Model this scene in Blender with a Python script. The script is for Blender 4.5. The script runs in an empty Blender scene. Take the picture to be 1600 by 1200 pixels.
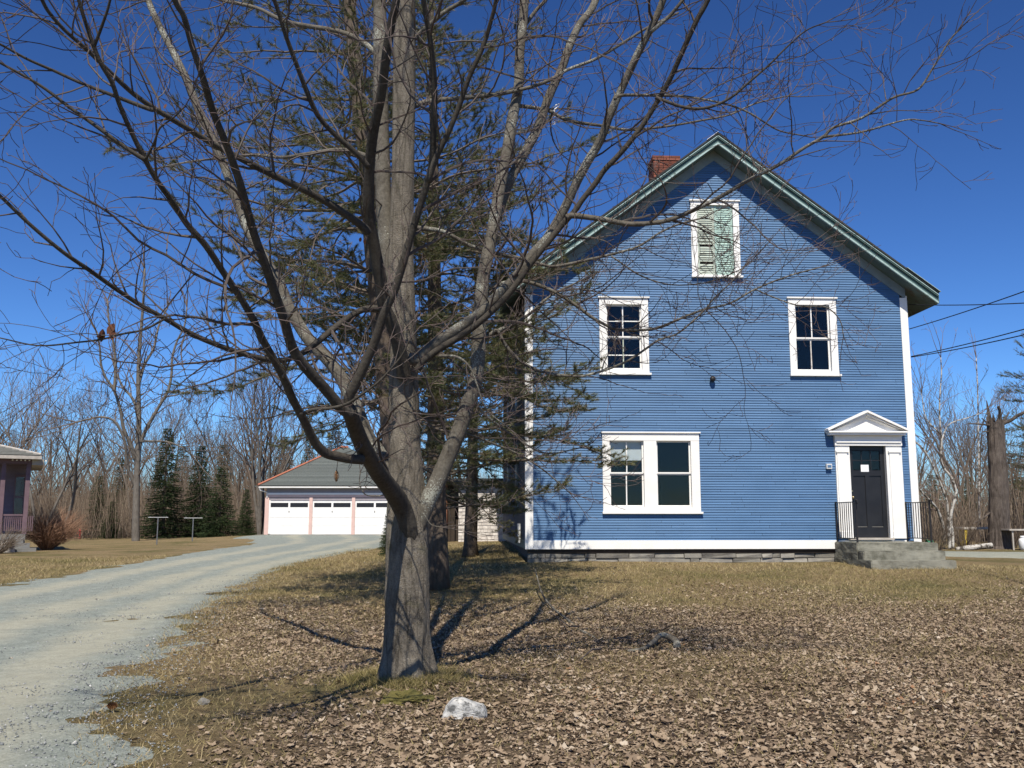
import bpy, math, random
import numpy as np
from mathutils import Vector, Matrix, noise

sc = bpy.context.scene
COL = sc.collection
R = math.radians

# ------------------------------------------------------------------ camera
F = 1480.0                       # focal length in photo pixels (1600 wide)
PITCH = R(8.27)
CAMZ = 1.55
cd = bpy.data.cameras.new('camera')
cam = bpy.data.objects.new('camera', cd)
COL.objects.link(cam)
cd.sensor_width = 36.0
cd.lens = 36.0 * F / 1600.0
cd.clip_start = 0.05
cd.clip_end = 2000.0
cam.location = (0, 0, CAMZ)
cam.rotation_euler = (R(90) + PITCH, 0, 0)
sc.camera = cam

# ------------------------------------------------------------------ light
SUN_EL, SUN_AZ = R(54), R(-3)    # azimuth: from straight behind the camera towards its right
w = bpy.data.worlds.new('World')
sc.world = w
w.use_nodes = True
nt = w.node_tree
bg = nt.nodes['Background']
sky = nt.nodes.new('ShaderNodeTexSky')
sky.sky_type = 'NISHITA'
sky.sun_disc = False
sky.sun_elevation = SUN_EL
sky.sun_rotation = R(180) - SUN_AZ
sky.altitude = 900
sky.air_density = 1.0
sky.dust_density = 0.15
sky.ozone_density = 3.2
# film-like grade of the whole sky: a little more contrast and blue
sg = nt.nodes.new('ShaderNodeMixRGB'); sg.blend_type = 'MULTIPLY'; sg.inputs[0].default_value = 1.0
sg.inputs[2].default_value = (0.085, 0.085, 0.085, 1)
gm = nt.nodes.new('ShaderNodeGamma'); gm.inputs[1].default_value = 1.43
st_ = nt.nodes.new('ShaderNodeMixRGB'); st_.blend_type = 'MULTIPLY'; st_.inputs[0].default_value = 1.0
st_.inputs[2].default_value = (12.8, 17.6, 23.0, 1)
nt.links.new(sky.outputs[0], sg.inputs[1]); nt.links.new(sg.outputs[0], gm.inputs[0]); nt.links.new(gm.outputs[0], st_.inputs[1])
nt.links.new(st_.outputs[0], bg.inputs[0])
bg.inputs[1].default_value = 0.072
sd = bpy.data.lights.new('sun', 'SUN')
sun = bpy.data.objects.new('sun', sd)
COL.objects.link(sun)
sd.energy = 5.0
sd.angle = R(0.5)
sd.color = (1.0, 0.93, 0.81)
to_sun = Vector((math.sin(SUN_AZ) * math.cos(SUN_EL), -math.cos(SUN_AZ) * math.cos(SUN_EL), math.sin(SUN_EL)))
sun.rotation_euler = (-to_sun).to_track_quat('-Z', 'Y').to_euler()
sun.location = (6, -10, 20)
sc.view_settings.view_transform = 'Standard'
sc.view_settings.look = 'None'
sc.view_settings.exposure = 0.32
sc.view_settings.gamma = 1.0
sc.view_settings.use_curve_mapping = False
sc.render.engine = 'CYCLES'
sc.cycles.max_bounces = 6
sc.cycles.transparent_max_bounces = 8

# ------------------------------------------------------------------ helpers
def ray(px, py):
    dx, dy = (px - 800) / F, (600 - py) / F
    return Vector((dx, math.cos(PITCH) - dy * math.sin(PITCH), math.sin(PITCH) + dy * math.cos(PITCH)))

def at(px, py, Y):
    r = ray(px, py)
    return r * (Y / r.y) + Vector((0, 0, CAMZ))

def depth_of(p):
    return p.y * math.cos(PITCH) + (p.z - CAMZ) * math.sin(PITCH)

def tag(o, label=None, category=None, group=None, kind=None):
    if label: o['label'] = label
    if category: o['category'] = category
    if group: o['group'] = group
    if kind: o['kind'] = kind
    return o

def empty(name, loc, rz=0.0, label=None, category=None, group=None):
    o = bpy.data.objects.new(name, None)
    COL.objects.link(o)
    o.location = loc
    o.rotation_euler = (0, 0, rz)
    o.empty_display_size = 0.2
    return tag(o, label, category, group)

def link(name, me, parent=None, loc=None, rot=None):
    o = bpy.data.objects.new(name, me)
    COL.objects.link(o)
    if parent: o.parent = parent
    if loc is not None: o.location = loc
    if rot is not None: o.rotation_euler = rot
    return o

def copy_tree(o, parent=None):
    c = o.copy()
    COL.objects.link(c)
    c.parent = parent
    for ch in list(o.children):
        copy_tree(ch, c)
    return c

class MB:
    def __init__(self):
        self.v, self.f, self.a = [], [], []

    def add(self, verts, faces):
        b = len(self.v)
        self.v.extend([tuple(p) for p in verts])
        self.f.extend([tuple(b + i for i in f) for f in faces])

    def box(self, x0, x1, y0, y1, z0, z1):
        self.add([(x0, y0, z0), (x1, y0, z0), (x1, y1, z0), (x0, y1, z0),
                  (x0, y0, z1), (x1, y0, z1), (x1, y1, z1), (x0, y1, z1)],
                 [(0, 3, 2, 1), (4, 5, 6, 7), (0, 1, 5, 4), (1, 2, 6, 5), (2, 3, 7, 6), (3, 0, 4, 7)])
        return self

    def hexa(self, pts):
        """8 corners: bottom loop then top loop"""
        self.add(pts, [(0, 3, 2, 1), (4, 5, 6, 7), (0, 1, 5, 4), (1, 2, 6, 5), (2, 3, 7, 6), (3, 0, 4, 7)])
        return self

    def prism_y(self, poly, y0, y1):
        """polygon in (x, z) pushed from y0 to y1"""
        n = len(poly)
        self.add([(x, y0, z) for x, z in poly] + [(x, y1, z) for x, z in poly],
                 [tuple(range(n))] + [tuple(range(2 * n - 1, n - 1, -1))] +
                 [(i, i + n, (i + 1) % n + n, (i + 1) % n) for i in range(n)])
        return self

    def tube(self, pts, rads, n=6, cap=True, wob=None):
        m = len(pts)
        if m < 2: return self
        b = len(self.v)
        pts = [Vector(p) for p in pts]
        t = (pts[1] - pts[0]).normalized()
        ref = Vector((1, 0, 0)) if abs(t.x) < 0.8 else Vector((0, 1, 0))
        u = t.cross(ref).normalized()
        cs = [(math.cos(2 * math.pi * k / n), math.sin(2 * math.pi * k / n)) for k in range(n)]
        for i in range(m):
            if i == 0: t = pts[1] - pts[0]
            elif i == m - 1: t = pts[-1] - pts[-2]
            else: t = pts[i + 1] - pts[i - 1]
            if t.length < 1e-9: t = Vector((0, 0, 1))
            t = t.normalized()
            u = (u - t * u.dot(t))
            if u.length < 1e-6: u = t.cross(Vector((0.3, 0.5, 0.8)))
            u.normalize()
            vv = t.cross(u)
            r = rads[i]
            for k, (c, s) in enumerate(cs):
                rr = r if wob is None else r * wob(i, k, pts[i] + (u * c + vv * s) * r)
                self.v.append(tuple(pts[i] + (u * c + vv * s) * rr))
        for i in range(m - 1):
            for k in range(n):
                k2 = (k + 1) % n
                self.f.append((b + i * n + k, b + i * n + k2, b + (i + 1) * n + k2, b + (i + 1) * n + k))
        if cap:
            self.f.append(tuple(b + k for k in range(n - 1, -1, -1)))
            self.f.append(tuple(b + (m - 1) * n + k for k in range(n)))
        return self

    def lathe(self, prof, c=(0, 0, 0), n=16):
        """prof = [(r, z)...]"""
        b = len(self.v)
        for r, z in prof:
            for k in range(n):
                a = 2 * math.pi * k / n
                self.v.append((c[0] + r * math.cos(a), c[1] + r * math.sin(a), c[2] + z))
        for i in range(len(prof) - 1):
            for k in range(n):
                k2 = (k + 1) % n
                self.f.append((b + i * n + k, b + i * n + k2, b + (i + 1) * n + k2, b + (i + 1) * n + k))
        self.f.append(tuple(b + k for k in range(n - 1, -1, -1)))
        self.f.append(tuple(b + (len(prof) - 1) * n + k for k in range(n)))
        return self

    def mesh(self, name, mat, smooth=False, origin=None, bevel=0):
        me = bpy.data.meshes.new(name)
        if origin is not None:
            ox, oy, oz = origin
            self.v = [(x - ox, y - oy, z - oz) for x, y, z in self.v]
        me.from_pydata(self.v, [], self.f)
        if mat: me.materials.append(mat)
        if smooth:
            me.polygons.foreach_set('use_smooth', [True] * len(me.polygons))
        me.update()
        return me

    def build(self, name, mat, parent=None, smooth=False, origin=None, loc=None, bevel=0):
        o = link(name, self.mesh(name, mat, smooth, origin), parent, loc)
        if bevel:
            md = o.modifiers.new('bevel', 'BEVEL')
            md.width = bevel
            md.segments = 2
            md.limit_method = 'ANGLE'
        return o

def np_mesh(name, verts, tris, mat, attr=None, nper=3, parent=None, attrs=None):
    """verts (n,3), tris (m,k) numpy; attr = per-vertex float 'rnd'"""
    me = bpy.data.meshes.new(name)
    nv, nf, k = len(verts), len(tris), tris.shape[1]
    me.vertices.add(nv)
    me.vertices.foreach_set('co', np.asarray(verts, np.float32).ravel())
    me.loops.add(nf * k)
    me.loops.foreach_set('vertex_index', np.asarray(tris, np.int32).ravel())
    me.polygons.add(nf)
    me.polygons.foreach_set('loop_start', np.arange(nf, dtype=np.int32) * k)
    if attr is not None:
        a = me.attributes.new('rnd', 'FLOAT', 'POINT')
        a.data.foreach_set('value', np.asarray(attr, np.float32))
    me.materials.append(mat)
    me.update(calc_edges=True)
    me.validate()
    return link(name, me, parent)

# ------------------------------------------------------------------ materials
def new_mat(name):
    m = bpy.data.materials.new(name)
    m.use_nodes = True
    nt = m.node_tree
    return m, nt, nt.nodes['Principled BSDF']

def N(nt, kind, **kw):
    n = nt.nodes.new('ShaderNode' + kind)
    for k, v in kw.items():
        setattr(n, k, v)
    return n

def coords(nt, stretch=(1, 1, 1), space='Object'):
    tc = N(nt, 'TexCoord')
    mp = N(nt, 'Mapping')
    mp.inputs['Scale'].default_value = stretch
    nt.links.new(tc.outputs[space], mp.inputs[0])
    return mp.outputs[0]

def noise_n(nt, vec, scale, detail=6, rough=0.6):
    n = N(nt, 'TexNoise')
    n.inputs['Scale'].default_value = scale
    n.inputs['Detail'].default_value = detail
    n.inputs['Roughness'].default_value = rough
    nt.links.new(vec, n.inputs['Vector'])
    return n.outputs[0]

def ramp(nt, fac, stops, interp='LINEAR'):
    r = N(nt, 'ValToRGB')
    r.color_ramp.interpolation = interp
    el = r.color_ramp.elements
    while len(el) > 1: el.remove(el[-1])
    el[0].position = stops[0][0]
    el[0].color = tuple(stops[0][1]) + (1,)
    for p, c in stops[1:]:
        e = el.new(p)
        e.color = tuple(c) + (1,)
    nt.links.new(fac, r.inputs[0])
    return r.outputs[0]

def mixc(nt, fac, a, b, mode='MIX'):
    m = N(nt, 'MixRGB', blend_type=mode)
    for s, v in ((0, fac), (1, a), (2, b)):
        if hasattr(v, 'links'): nt.links.new(v, m.inputs[s])
        else: m.inputs[s].default_value = v if s == 0 else tuple(v) + (1,)
    return m.outputs[0]

def bump_n(nt, b, h, strength=0.3, dist=0.02):
    bn = N(nt, 'Bump')
    bn.inputs['Strength'].default_value = strength
    bn.inputs['Distance'].default_value = dist
    nt.links.new(h, bn.inputs['Height'])
    nt.links.new(bn.outputs[0], b.inputs['Normal'])

def M(name, c1, c2=None, scale=4, rough=0.8, bump=0.0, bscale=None, stretch=(1, 1, 1), orand=0.0, spec=0.3, lo=0.35, hi=0.65, metal=0.0, dist=0.02, dirt=None):
    """painted / natural surface: two colours blended by noise, optional per-object value shift, stains and relief"""
    m, nt, b = new_mat(name)
    vec = coords(nt, stretch)
    col = ramp(nt, noise_n(nt, vec, scale), [(lo, c1), (hi, c2 or c1)])
    if dirt:
        dc, dscale, d0, d1 = dirt
        f = ramp(nt, noise_n(nt, vec, dscale, 8, 0.7), [(d0, (0, 0, 0)), (d1, (1, 1, 1))])
        col = mixc(nt, f, col, dc)
    if orand:
        oi = N(nt, 'ObjectInfo')
        mr = N(nt, 'MapRange')
        mr.inputs['To Min'].default_value = 1 - orand
        mr.inputs['To Max'].default_value = 1 + orand
        nt.links.new(oi.outputs['Random'], mr.inputs[0])
        hs = N(nt, 'HueSaturation')
        nt.links.new(mr.outputs[0], hs.inputs['Value'])
        nt.links.new(col, hs.inputs['Color'])
        col = hs.outputs[0]
    nt.links.new(col, b.inputs['Base Color'])
    b.inputs['Roughness'].default_value = rough
    b.inputs['Specular IOR Level'].default_value = spec
    b.inputs['Metallic'].default_value = metal
    if bump:
        bump_n(nt, b, noise_n(nt, vec, bscale or scale * 6, 8, 0.65), bump, dist)
    return m

def mat_attr(name, stops, rough=0.85, trans=0.0, spec=0.2):
    """colour from the per-piece random attribute"""
    m, nt, b = new_mat(name)
    a = N(nt, 'Attribute', attribute_name='rnd')
    col = ramp(nt, a.outputs['Fac'], stops)
    nt.links.new(col, b.inputs['Base Color'])
    b.inputs['Roughness'].default_value = rough
    b.inputs['Specular IOR Level'].default_value = spec
    if trans:
        out = nt.nodes['Material Output']
        t = N(nt, 'BsdfTranslucent')
        nt.links.new(col, t.inputs[0])
        mx = N(nt, 'MixShader')
        mx.inputs[0].default_value = trans
        nt.links.new(b.outputs[0], mx.inputs[1])
        nt.links.new(t.outputs[0], mx.inputs[2])
        nt.links.new(mx.outputs[0], out.inputs[0])
    return m

def mat_bark(name, dark, mid, pale, lichen=0.0, sc_=1.0, bump=0.6, zst=0.18, moss=0.0, fissure=False):
    m, nt, b = new_mat(name)
    vec = coords(nt, (1, 1, zst))
    vec2 = coords(nt, (1, 1, 1))
    n1 = noise_n(nt, vec, 18 * sc_, 8, 0.7)
    n2 = noise_n(nt, vec2, 2.2 * sc_, 5, 0.6)
    col = ramp(nt, n1, [(0.34, dark), (0.5, mid), (0.68, pale)])
    col = mixc(nt, ramp(nt, n2, [(0.35, (0.15, 0.15, 0.15)), (0.7, (0.75, 0.75, 0.75))]), col, mixc(nt, 0.5, col, mid, 'MULTIPLY'))
    col = mixc(nt, 0.45, col, ramp(nt, n2, [(0.3, dark), (0.65, pale)]))
    if fissure:
        wv = N(nt, 'TexVoronoi', feature='DISTANCE_TO_EDGE')
        wv.inputs['Scale'].default_value = 13
        vz = coords(nt, (1, 1, 0.10))
        ws = N(nt, 'MixRGB'); ws.inputs[0].default_value = 0.12
        nt.links.new(vz, ws.inputs[1])
        nz = N(nt, 'TexNoise'); nz.inputs['Scale'].default_value = 5; nt.links.new(vz, nz.inputs['Vector'])
        nt.links.new(nz.outputs['Color'], ws.inputs[2])
        nt.links.new(ws.outputs[0], wv.inputs['Vector'])
        fz = ramp(nt, wv.outputs['Distance'], [(0.0, (0.28, 0.28, 0.28)), (0.09, (1, 1, 1))])
        col = mixc(nt, ramp(nt, n2, [(0.3, (0.9, 0.9, 0.9)), (0.62, (0.25, 0.25, 0.25))]), col, mixc(nt, 1.0, col, fz, 'MULTIPLY'))
        gr = noise_n(nt, vec2, 75, 4, 0.8)
        col = mixc(nt, 0.6, col, ramp(nt, gr, [(0.32, (0.45, 0.45, 0.45)), (0.68, (1.4, 1.4, 1.4))]), 'MULTIPLY')
        a2 = N(nt, 'Math', operation='ADD'); nt.links.new(n1, a2.inputs[0]); nt.links.new(gr, a2.inputs[1])
        n1 = a2.outputs[0]
    if lichen:
        vo = noise_n(nt, vec2, 48 * sc_, 3, 0.55)
        big = noise_n(nt, vec2, 3.5, 2, 0.5)
        mu = N(nt, 'Math', operation='MULTIPLY')
        nt.links.new(vo, mu.inputs[0]); nt.links.new(big, mu.inputs[1])
        f = ramp(nt, mu.outputs[0], [(0.335 - 0.05 * lichen, (0, 0, 0)), (0.36, (1, 1, 1))])
        col = mixc(nt, f, col, (0.30, 0.305, 0.26))
    if moss:
        f = ramp(nt, noise_n(nt, vec2, 5, 6, 0.7), [(0.55, (0, 0, 0)), (0.75, (moss, moss, moss))])
        col = mixc(nt, f, col, (0.13, 0.13, 0.03))
    nt.links.new(col, b.inputs['Base Color'])
    b.inputs['Roughness'].default_value = 0.9
    b.inputs['Specular IOR Level'].default_value = 0.15
    bump_n(nt, b, n1, bump, 0.03)
    return m

MT = {}
MT['blue'] = M('blue_clapboard_paint', (0.088, 0.182, 0.332), (0.068, 0.150, 0.284), 1.1, 0.6, 0.15, 30, (0.6, 1, 1.6), orand=0.07, spec=0.3, dirt=((0.17, 0.25, 0.39), 4, 0.62, 0.84))
MT['side_blue'] = M('shaded_grey_blue_paint', (0.062, 0.072, 0.088), (0.045, 0.053, 0.066), 2, 0.8, 0.2, 30, (1, 0.3, 3))  # shade of the left side wall put into a darker grey-blue
MT['white'] = M('white_paint', (0.83, 0.82, 0.79), (0.78, 0.765, 0.73), 3, 0.55, 0.12, 25, spec=0.3, dirt=((0.5, 0.47, 0.42), 7, 0.68, 0.9))
MT['teal'] = M('teal_trim_paint', (0.085, 0.145, 0.135), (0.065, 0.115, 0.11), 3, 0.6, 0.2, 25, dirt=((0.16, 0.13, 0.09), 5, 0.6, 0.8))
MT['pale_teal'] = M('pale_teal_trim_paint', (0.38, 0.50, 0.48), (0.30, 0.41, 0.39), 3, 0.6, 0.2, 25, dirt=((0.10, 0.13, 0.11), 9, 0.55, 0.72))
MT['soffit'] = M('weathered_soffit_paint', (0.12, 0.17, 0.155), (0.09, 0.13, 0.12), 2, 0.7, 0.2, 25, dirt=((0.09, 0.065, 0.045), 3, 0.52, 0.68))
MT['frieze'] = M('grey_teal_frieze_paint', (0.24, 0.29, 0.29), (0.18, 0.23, 0.24), 2.5, 0.7, 0.2, 25, dirt=((0.10, 0.09, 0.08), 3, 0.58, 0.75))
MT['shutter'] = M('faded_green_shutter_paint', (0.40, 0.55, 0.49), (0.33, 0.46, 0.41), 5, 0.7, 0.2, 40, (1, 1, 2), orand=0.12)
MT['shutter_worn'] = M('worn_shutter_wood', (0.42, 0.49, 0.43), (0.33, 0.35, 0.29), 7, 0.85, 0.3, 40, (1, 1, 2), orand=0.25)
MT['roof_edge'] = M('dark_shingles', (0.055, 0.056, 0.055), (0.03, 0.032, 0.032), 6, 0.9, 0.5, 40)
MT['door'] = M('black_door_paint', (0.012, 0.012, 0.014), (0.018, 0.018, 0.02), 4, 0.4, 0.1, 30, spec=0.4)
MT['iron'] = M('black_iron', (0.012, 0.012, 0.013), (0.025, 0.02, 0.018), 12, 0.5, 0.1, 40, spec=0.4)
MT['brass'] = M('dull_brass', (0.45, 0.36, 0.2), (0.3, 0.24, 0.14), 12, 0.35, metal=0.9)
MT['paper'] = M('white_paper', (0.8, 0.8, 0.8), (0.76, 0.76, 0.77), 6, 0.8)
MT['blind'] = M('white_roller_blind', (0.88, 0.88, 0.87), (0.84, 0.84, 0.83), 3, 0.8)
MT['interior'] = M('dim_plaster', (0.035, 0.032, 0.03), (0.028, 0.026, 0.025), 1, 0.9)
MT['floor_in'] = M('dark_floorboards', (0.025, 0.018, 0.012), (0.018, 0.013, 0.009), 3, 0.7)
MT['concrete'] = M('weathered_concrete', (0.27, 0.26, 0.21), (0.19, 0.185, 0.15), 2.5, 0.95, 0.6, 45, dirt=((0.085, 0.082, 0.06), 3.5, 0.45, 0.72), dist=0.015)
MT['stone'] = M('grey_foundation_stone', (0.26, 0.245, 0.21), (0.17, 0.16, 0.145), 4, 0.9, 0.6, 20, orand=0.18)
MT['mortar'] = M('dark_mortar', (0.10, 0.09, 0.08), (0.07, 0.065, 0.06), 6, 0.95)
MT['brick'] = M('red_brick', (0.235, 0.082, 0.052), (0.165, 0.055, 0.036), 12, 0.9, 0.4, 60, orand=0.3)
MT['pink'] = M('pink_trim_paint', (0.68, 0.47, 0.41), (0.60, 0.42, 0.37), 3, 0.6, 0.1, 30)
MT['lavender'] = M('shaded_lavender_paint', (0.17, 0.14, 0.18), (0.14, 0.115, 0.15), 3, 0.7, 0.1, 30, orand=0.05)  # siding colour darkened to carry the shade on the porch
MT['pale_mauve'] = M('pale_mauve_paint', (0.30, 0.27, 0.29), (0.26, 0.235, 0.25), 3, 0.7)
MT['mauve'] = M('shaded_mauve_paint', (0.17, 0.11, 0.125), (0.13, 0.085, 0.10), 3, 0.7)  # trim colour also darkened for the porch shade
MT['slate'] = M('grey_green_slate', (0.075, 0.088, 0.082), (0.115, 0.125, 0.115), 14, 0.75, 0.2, 40, orand=0.2, spec=0.4)
MT['copper'] = M('red_hip_cap', (0.42, 0.15, 0.085), (0.34, 0.12, 0.07), 5, 0.6)
MT['grey_roof'] = M('pale_grey_shingles', (0.17, 0.172, 0.155), (0.13, 0.132, 0.12), 8, 0.9, 0.3, 40, orand=0.15)
MT['step_wood'] = M('grey_step_wood', (0.22, 0.22, 0.21), (0.16, 0.16, 0.155), 5, 0.8, 0.2, 30, (0.3, 1, 1))
MT['metal'] = M('galvanised_pipe', (0.27, 0.28, 0.29), (0.2, 0.21, 0.22), 8, 0.45, metal=0.6)
MT['red'] = M('red_metal_paint', (0.45, 0.02, 0.03), (0.36, 0.02, 0.025), 6, 0.5)
MT['wire'] = M('black_cable', (0.012, 0.012, 0.014), None, 3, 0.7)
MT['peeling'] = M('peeling_whitewashed_boards', (0.62, 0.58, 0.53), (0.34, 0.30, 0.27), 9, 0.9, 0.4, 40, (0.5, 1, 2), orand=0.12, lo=0.4, hi=0.72)
MT['rust_wood'] = M('red_brown_boards', (0.30, 0.13, 0.075), (0.20, 0.09, 0.055), 5, 0.85, 0.3, 40, orand=0.2)
MT['dark_wood'] = M('weathered_dark_wood', (0.055, 0.04, 0.03), (0.035, 0.028, 0.022), 5, 0.9)
MT['rock'] = M('white_quartz_stone', (0.56, 0.55, 0.51), (0.34, 0.34, 0.33), 9, 0.85, 1.0, 22, dirt=((0.10, 0.10, 0.095), 13, 0.5, 0.6))
MT['moss'] = M('green_gold_moss', (0.15, 0.125, 0.035), (0.085, 0.08, 0.025), 14, 0.95, 0.9, 60)
MT['white_plastic'] = M('white_plastic', (0.82, 0.83, 0.85), None, 3, 0.35, spec=0.5)
MT['galv'] = M('pale_meter_box', (0.62, 0.63, 0.62), (0.55, 0.56, 0.55), 5, 0.5)
MT['yellow'] = M('yellow_paint', (0.52, 0.38, 0.05), (0.42, 0.3, 0.05), 5, 0.6)
MT['pale_wood'] = M('bleached_timber', (0.46, 0.42, 0.37), (0.34, 0.31, 0.27), 5, 0.85, 0.3, 30)
MT['green_box'] = M('green_enamel', (0.03, 0.16, 0.08), None, 5, 0.5)
MT['cone'] = M('brown_pine_cone', (0.30, 0.15, 0.06), (0.16, 0.08, 0.035), 30, 0.85)
MT['dead_leaf'] = M('rust_brown_leaf', (0.20, 0.08, 0.045), (0.12, 0.055, 0.03), 20, 0.85)
MT['maple_bark'] = mat_bark('maple_trunk_bark', (0.085, 0.072, 0.056), (0.25, 0.217, 0.17), (0.40, 0.355, 0.29), bump=1.0, zst=0.32, moss=0.3, fissure=True)
MT['maple_dark'] = mat_bark('maple_shaded_limb_bark', (0.028, 0.023, 0.019), (0.062, 0.053, 0.043), (0.11, 0.098, 0.08), sc_=1.6, bump=0.4, zst=1.0)  # limb bark darkened to carry the shaded undersides of the near limbs
MT['maple_limb'] = mat_bark('maple_limb_bark', (0.05, 0.043, 0.034), (0.125, 0.11, 0.087), (0.21, 0.193, 0.16), lichen=0.3, sc_=1.6, bump=0.4, zst=1.0)
MT['twig'] = M('grey_brown_twig', (0.10, 0.085, 0.074), (0.07, 0.05, 0.043), 5, 0.8)
MT['bud'] = M('red_bud_twig', (0.095, 0.066, 0.058), (0.07, 0.05, 0.045), 5, 0.7)
MT['pine_bark'] = mat_bark('pine_bark', (0.045, 0.034, 0.026), (0.11, 0.085, 0.066), (0.18, 0.145, 0.115), bump=0.9, zst=0.3)
MT['pine_twig'] = M('dead_pine_twig', (0.14, 0.115, 0.09), (0.09, 0.07, 0.055), 5, 0.9)
MT['grey_bark'] = mat_bark('grey_hardwood_bark', (0.075, 0.065, 0.055), (0.15, 0.132, 0.112), (0.23, 0.21, 0.18), bump=0.5)
MT['grey_twig'] = M('grey_hardwood_twig', (0.15, 0.115, 0.088), (0.11, 0.082, 0.064), 3, 0.85)
MT['birch'] = M('white_birch_bark', (0.50, 0.48, 0.44), (0.36, 0.33, 0.29), 4, 0.8, 0.2, 20, dirt=((0.06, 0.05, 0.04), 6, 0.48, 0.56))
MT['birch_twig'] = M('birch_twig', (0.21, 0.16, 0.14), (0.15, 0.11, 0.10), 3, 0.8)
MT['snag'] = mat_bark('broken_trunk_bark', (0.05, 0.04, 0.034), (0.13, 0.105, 0.09), (0.24, 0.20, 0.17), bump=1.0, zst=0.3, sc_=0.7, fissure=True)
MT['needle'] = mat_attr('pine_needles', [(0.0, (0.06, 0.072, 0.026)), (0.45, (0.125, 0.137, 0.052)), (0.75, (0.19, 0.178, 0.08)), (1.0, (0.27, 0.19, 0.10))], 0.5, 0.35, 0.5)
MT['spruce'] = mat_attr('spruce_needles', [(0.0, (0.018, 0.032, 0.012)), (0.6, (0.036, 0.056, 0.020)), (1.0, (0.072, 0.09, 0.03))], 0.7, 0.1, 0.2)
MT['leaf'] = mat_attr('fallen_leaves', [(0.0, (0.15, 0.105, 0.07)), (0.3, (0.23, 0.168, 0.112)), (0.6, (0.315, 0.235, 0.157)), (0.85, (0.40, 0.32, 0.232)), (0.97, (0.52, 0.44, 0.345)), (1.0, (0.30, 0.16, 0.085))], 0.75, 0.12, 0.3)
MT['blade'] = mat_attr('dry_grass_blades', [(0.0, (0.12, 0.115, 0.035)), (0.3, (0.21, 0.18, 0.07)), (0.6, (0.33, 0.26, 0.125)), (1.0, (0.46, 0.37, 0.21))], 0.85, 0.2, 0.2)
MT['shrub'] = mat_attr('bare_shrub_stems', [(0.0, (0.13, 0.075, 0.048)), (0.6, (0.24, 0.135, 0.085)), (1.0, (0.33, 0.21, 0.14))], 0.85)
MT['brush'] = mat_attr('bare_brush', [(0.0, (0.06, 0.044, 0.032)), (0.6, (0.12, 0.09, 0.066)), (1.0, (0.20, 0.16, 0.12))], 0.9)
MT['pebble'] = mat_attr('gravel_stones', [(0.0, (0.13, 0.135, 0.135)), (0.5, (0.24, 0.25, 0.245)), (0.85, (0.36, 0.36, 0.345)), (1.0, (0.55, 0.54, 0.5))], 0.85)

def board_joints(m, length=2.3):
    """each course is made of shorter boards: a tone of its own per board and a fine butt joint between them"""
    nt = m.node_tree
    b = nt.nodes['Principled BSDF']
    src = b.inputs['Base Color'].links[0].from_socket
    tc = N(nt, 'TexCoord'); sx = N(nt, 'SeparateXYZ'); nt.links.new(tc.outputs['Object'], sx.inputs[0])
    oi = N(nt, 'ObjectInfo')
    k = N(nt, 'Math', operation='MULTIPLY'); k.inputs[1].default_value = 37.0; nt.links.new(oi.outputs['Random'], k.inputs[0])
    d = N(nt, 'Math', operation='MULTIPLY_ADD'); d.inputs[1].default_value = 1 / length
    nt.links.new(sx.outputs['X'], d.inputs[0]); nt.links.new(k.outputs[0], d.inputs[2])
    fl = N(nt, 'Math', operation='FLOOR'); nt.links.new(d.outputs[0], fl.inputs[0])
    wn = N(nt, 'TexWhiteNoise', noise_dimensions='1D'); nt.links.new(fl.outputs[0], wn.inputs['W'])
    mr = N(nt, 'MapRange'); mr.inputs['To Min'].default_value = 0.90; mr.inputs['To Max'].default_value = 1.09
    nt.links.new(wn.outputs['Value'], mr.inputs[0])
    fr = N(nt, 'Math', operation='FRACT'); nt.links.new(d.outputs[0], fr.inputs[0])
    gt = N(nt, 'Math', operation='GREATER_THAN'); gt.inputs[1].default_value = 0.004; nt.links.new(fr.outputs[0], gt.inputs[0])
    mj = N(nt, 'MapRange'); mj.inputs['To Min'].default_value = 0.45; nt.links.new(gt.outputs[0], mj.inputs[0])
    mu = N(nt, 'Math', operation='MULTIPLY'); nt.links.new(mr.outputs[0], mu.inputs[0]); nt.links.new(mj.outputs[0], mu.inputs[1])
    hs = N(nt, 'HueSaturation'); nt.links.new(src, hs.inputs['Color']); nt.links.new(mu.outputs[0], hs.inputs['Value'])
    nt.links.new(hs.outputs[0], b.inputs['Base Color'])
board_joints(MT['blue'])

def glass_mat():
    m, nt, b = new_mat('window_glass')
    out = nt.nodes['Material Output']
    tr = N(nt, 'BsdfTransparent'); tr.inputs[0].default_value = (0.82, 0.85, 0.86, 1)
    gl = N(nt, 'BsdfGlossy'); gl.inputs['Roughness'].default_value = 0.02
    lw = N(nt, 'LayerWeight'); lw.inputs[0].default_value = 0.5
    fr = N(nt, 'Math', operation='POWER'); fr.inputs[1].default_value = 4.0
    nt.links.new(lw.outputs['Facing'], fr.inputs[0])
    vec = coords(nt, (1, 1, 1))
    bn = N(nt, 'Bump'); bn.inputs['Strength'].default_value = 0.06; bn.inputs['Distance'].default_value = 0.05
    nt.links.new(noise_n(nt, vec, 2.5, 2, 0.4), bn.inputs['Height'])
    nt.links.new(bn.outputs[0], gl.inputs['Normal'])
    mul = N(nt, 'Math', operation='MULTIPLY_ADD'); mul.inputs[1].default_value = 0.9; mul.inputs[2].default_value = 0.022
    nt.links.new(fr.outputs[0], mul.inputs[0])
    mx = N(nt, 'MixShader')
    nt.links.new(mul.outputs[0], mx.inputs[0])
    nt.links.new(tr.outputs[0], mx.inputs[1]); nt.links.new(gl.outputs[0], mx.inputs[2])
    nt.links.new(mx.outputs[0], out.inputs[0])
    return m
MT['glass'] = glass_mat()

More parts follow.
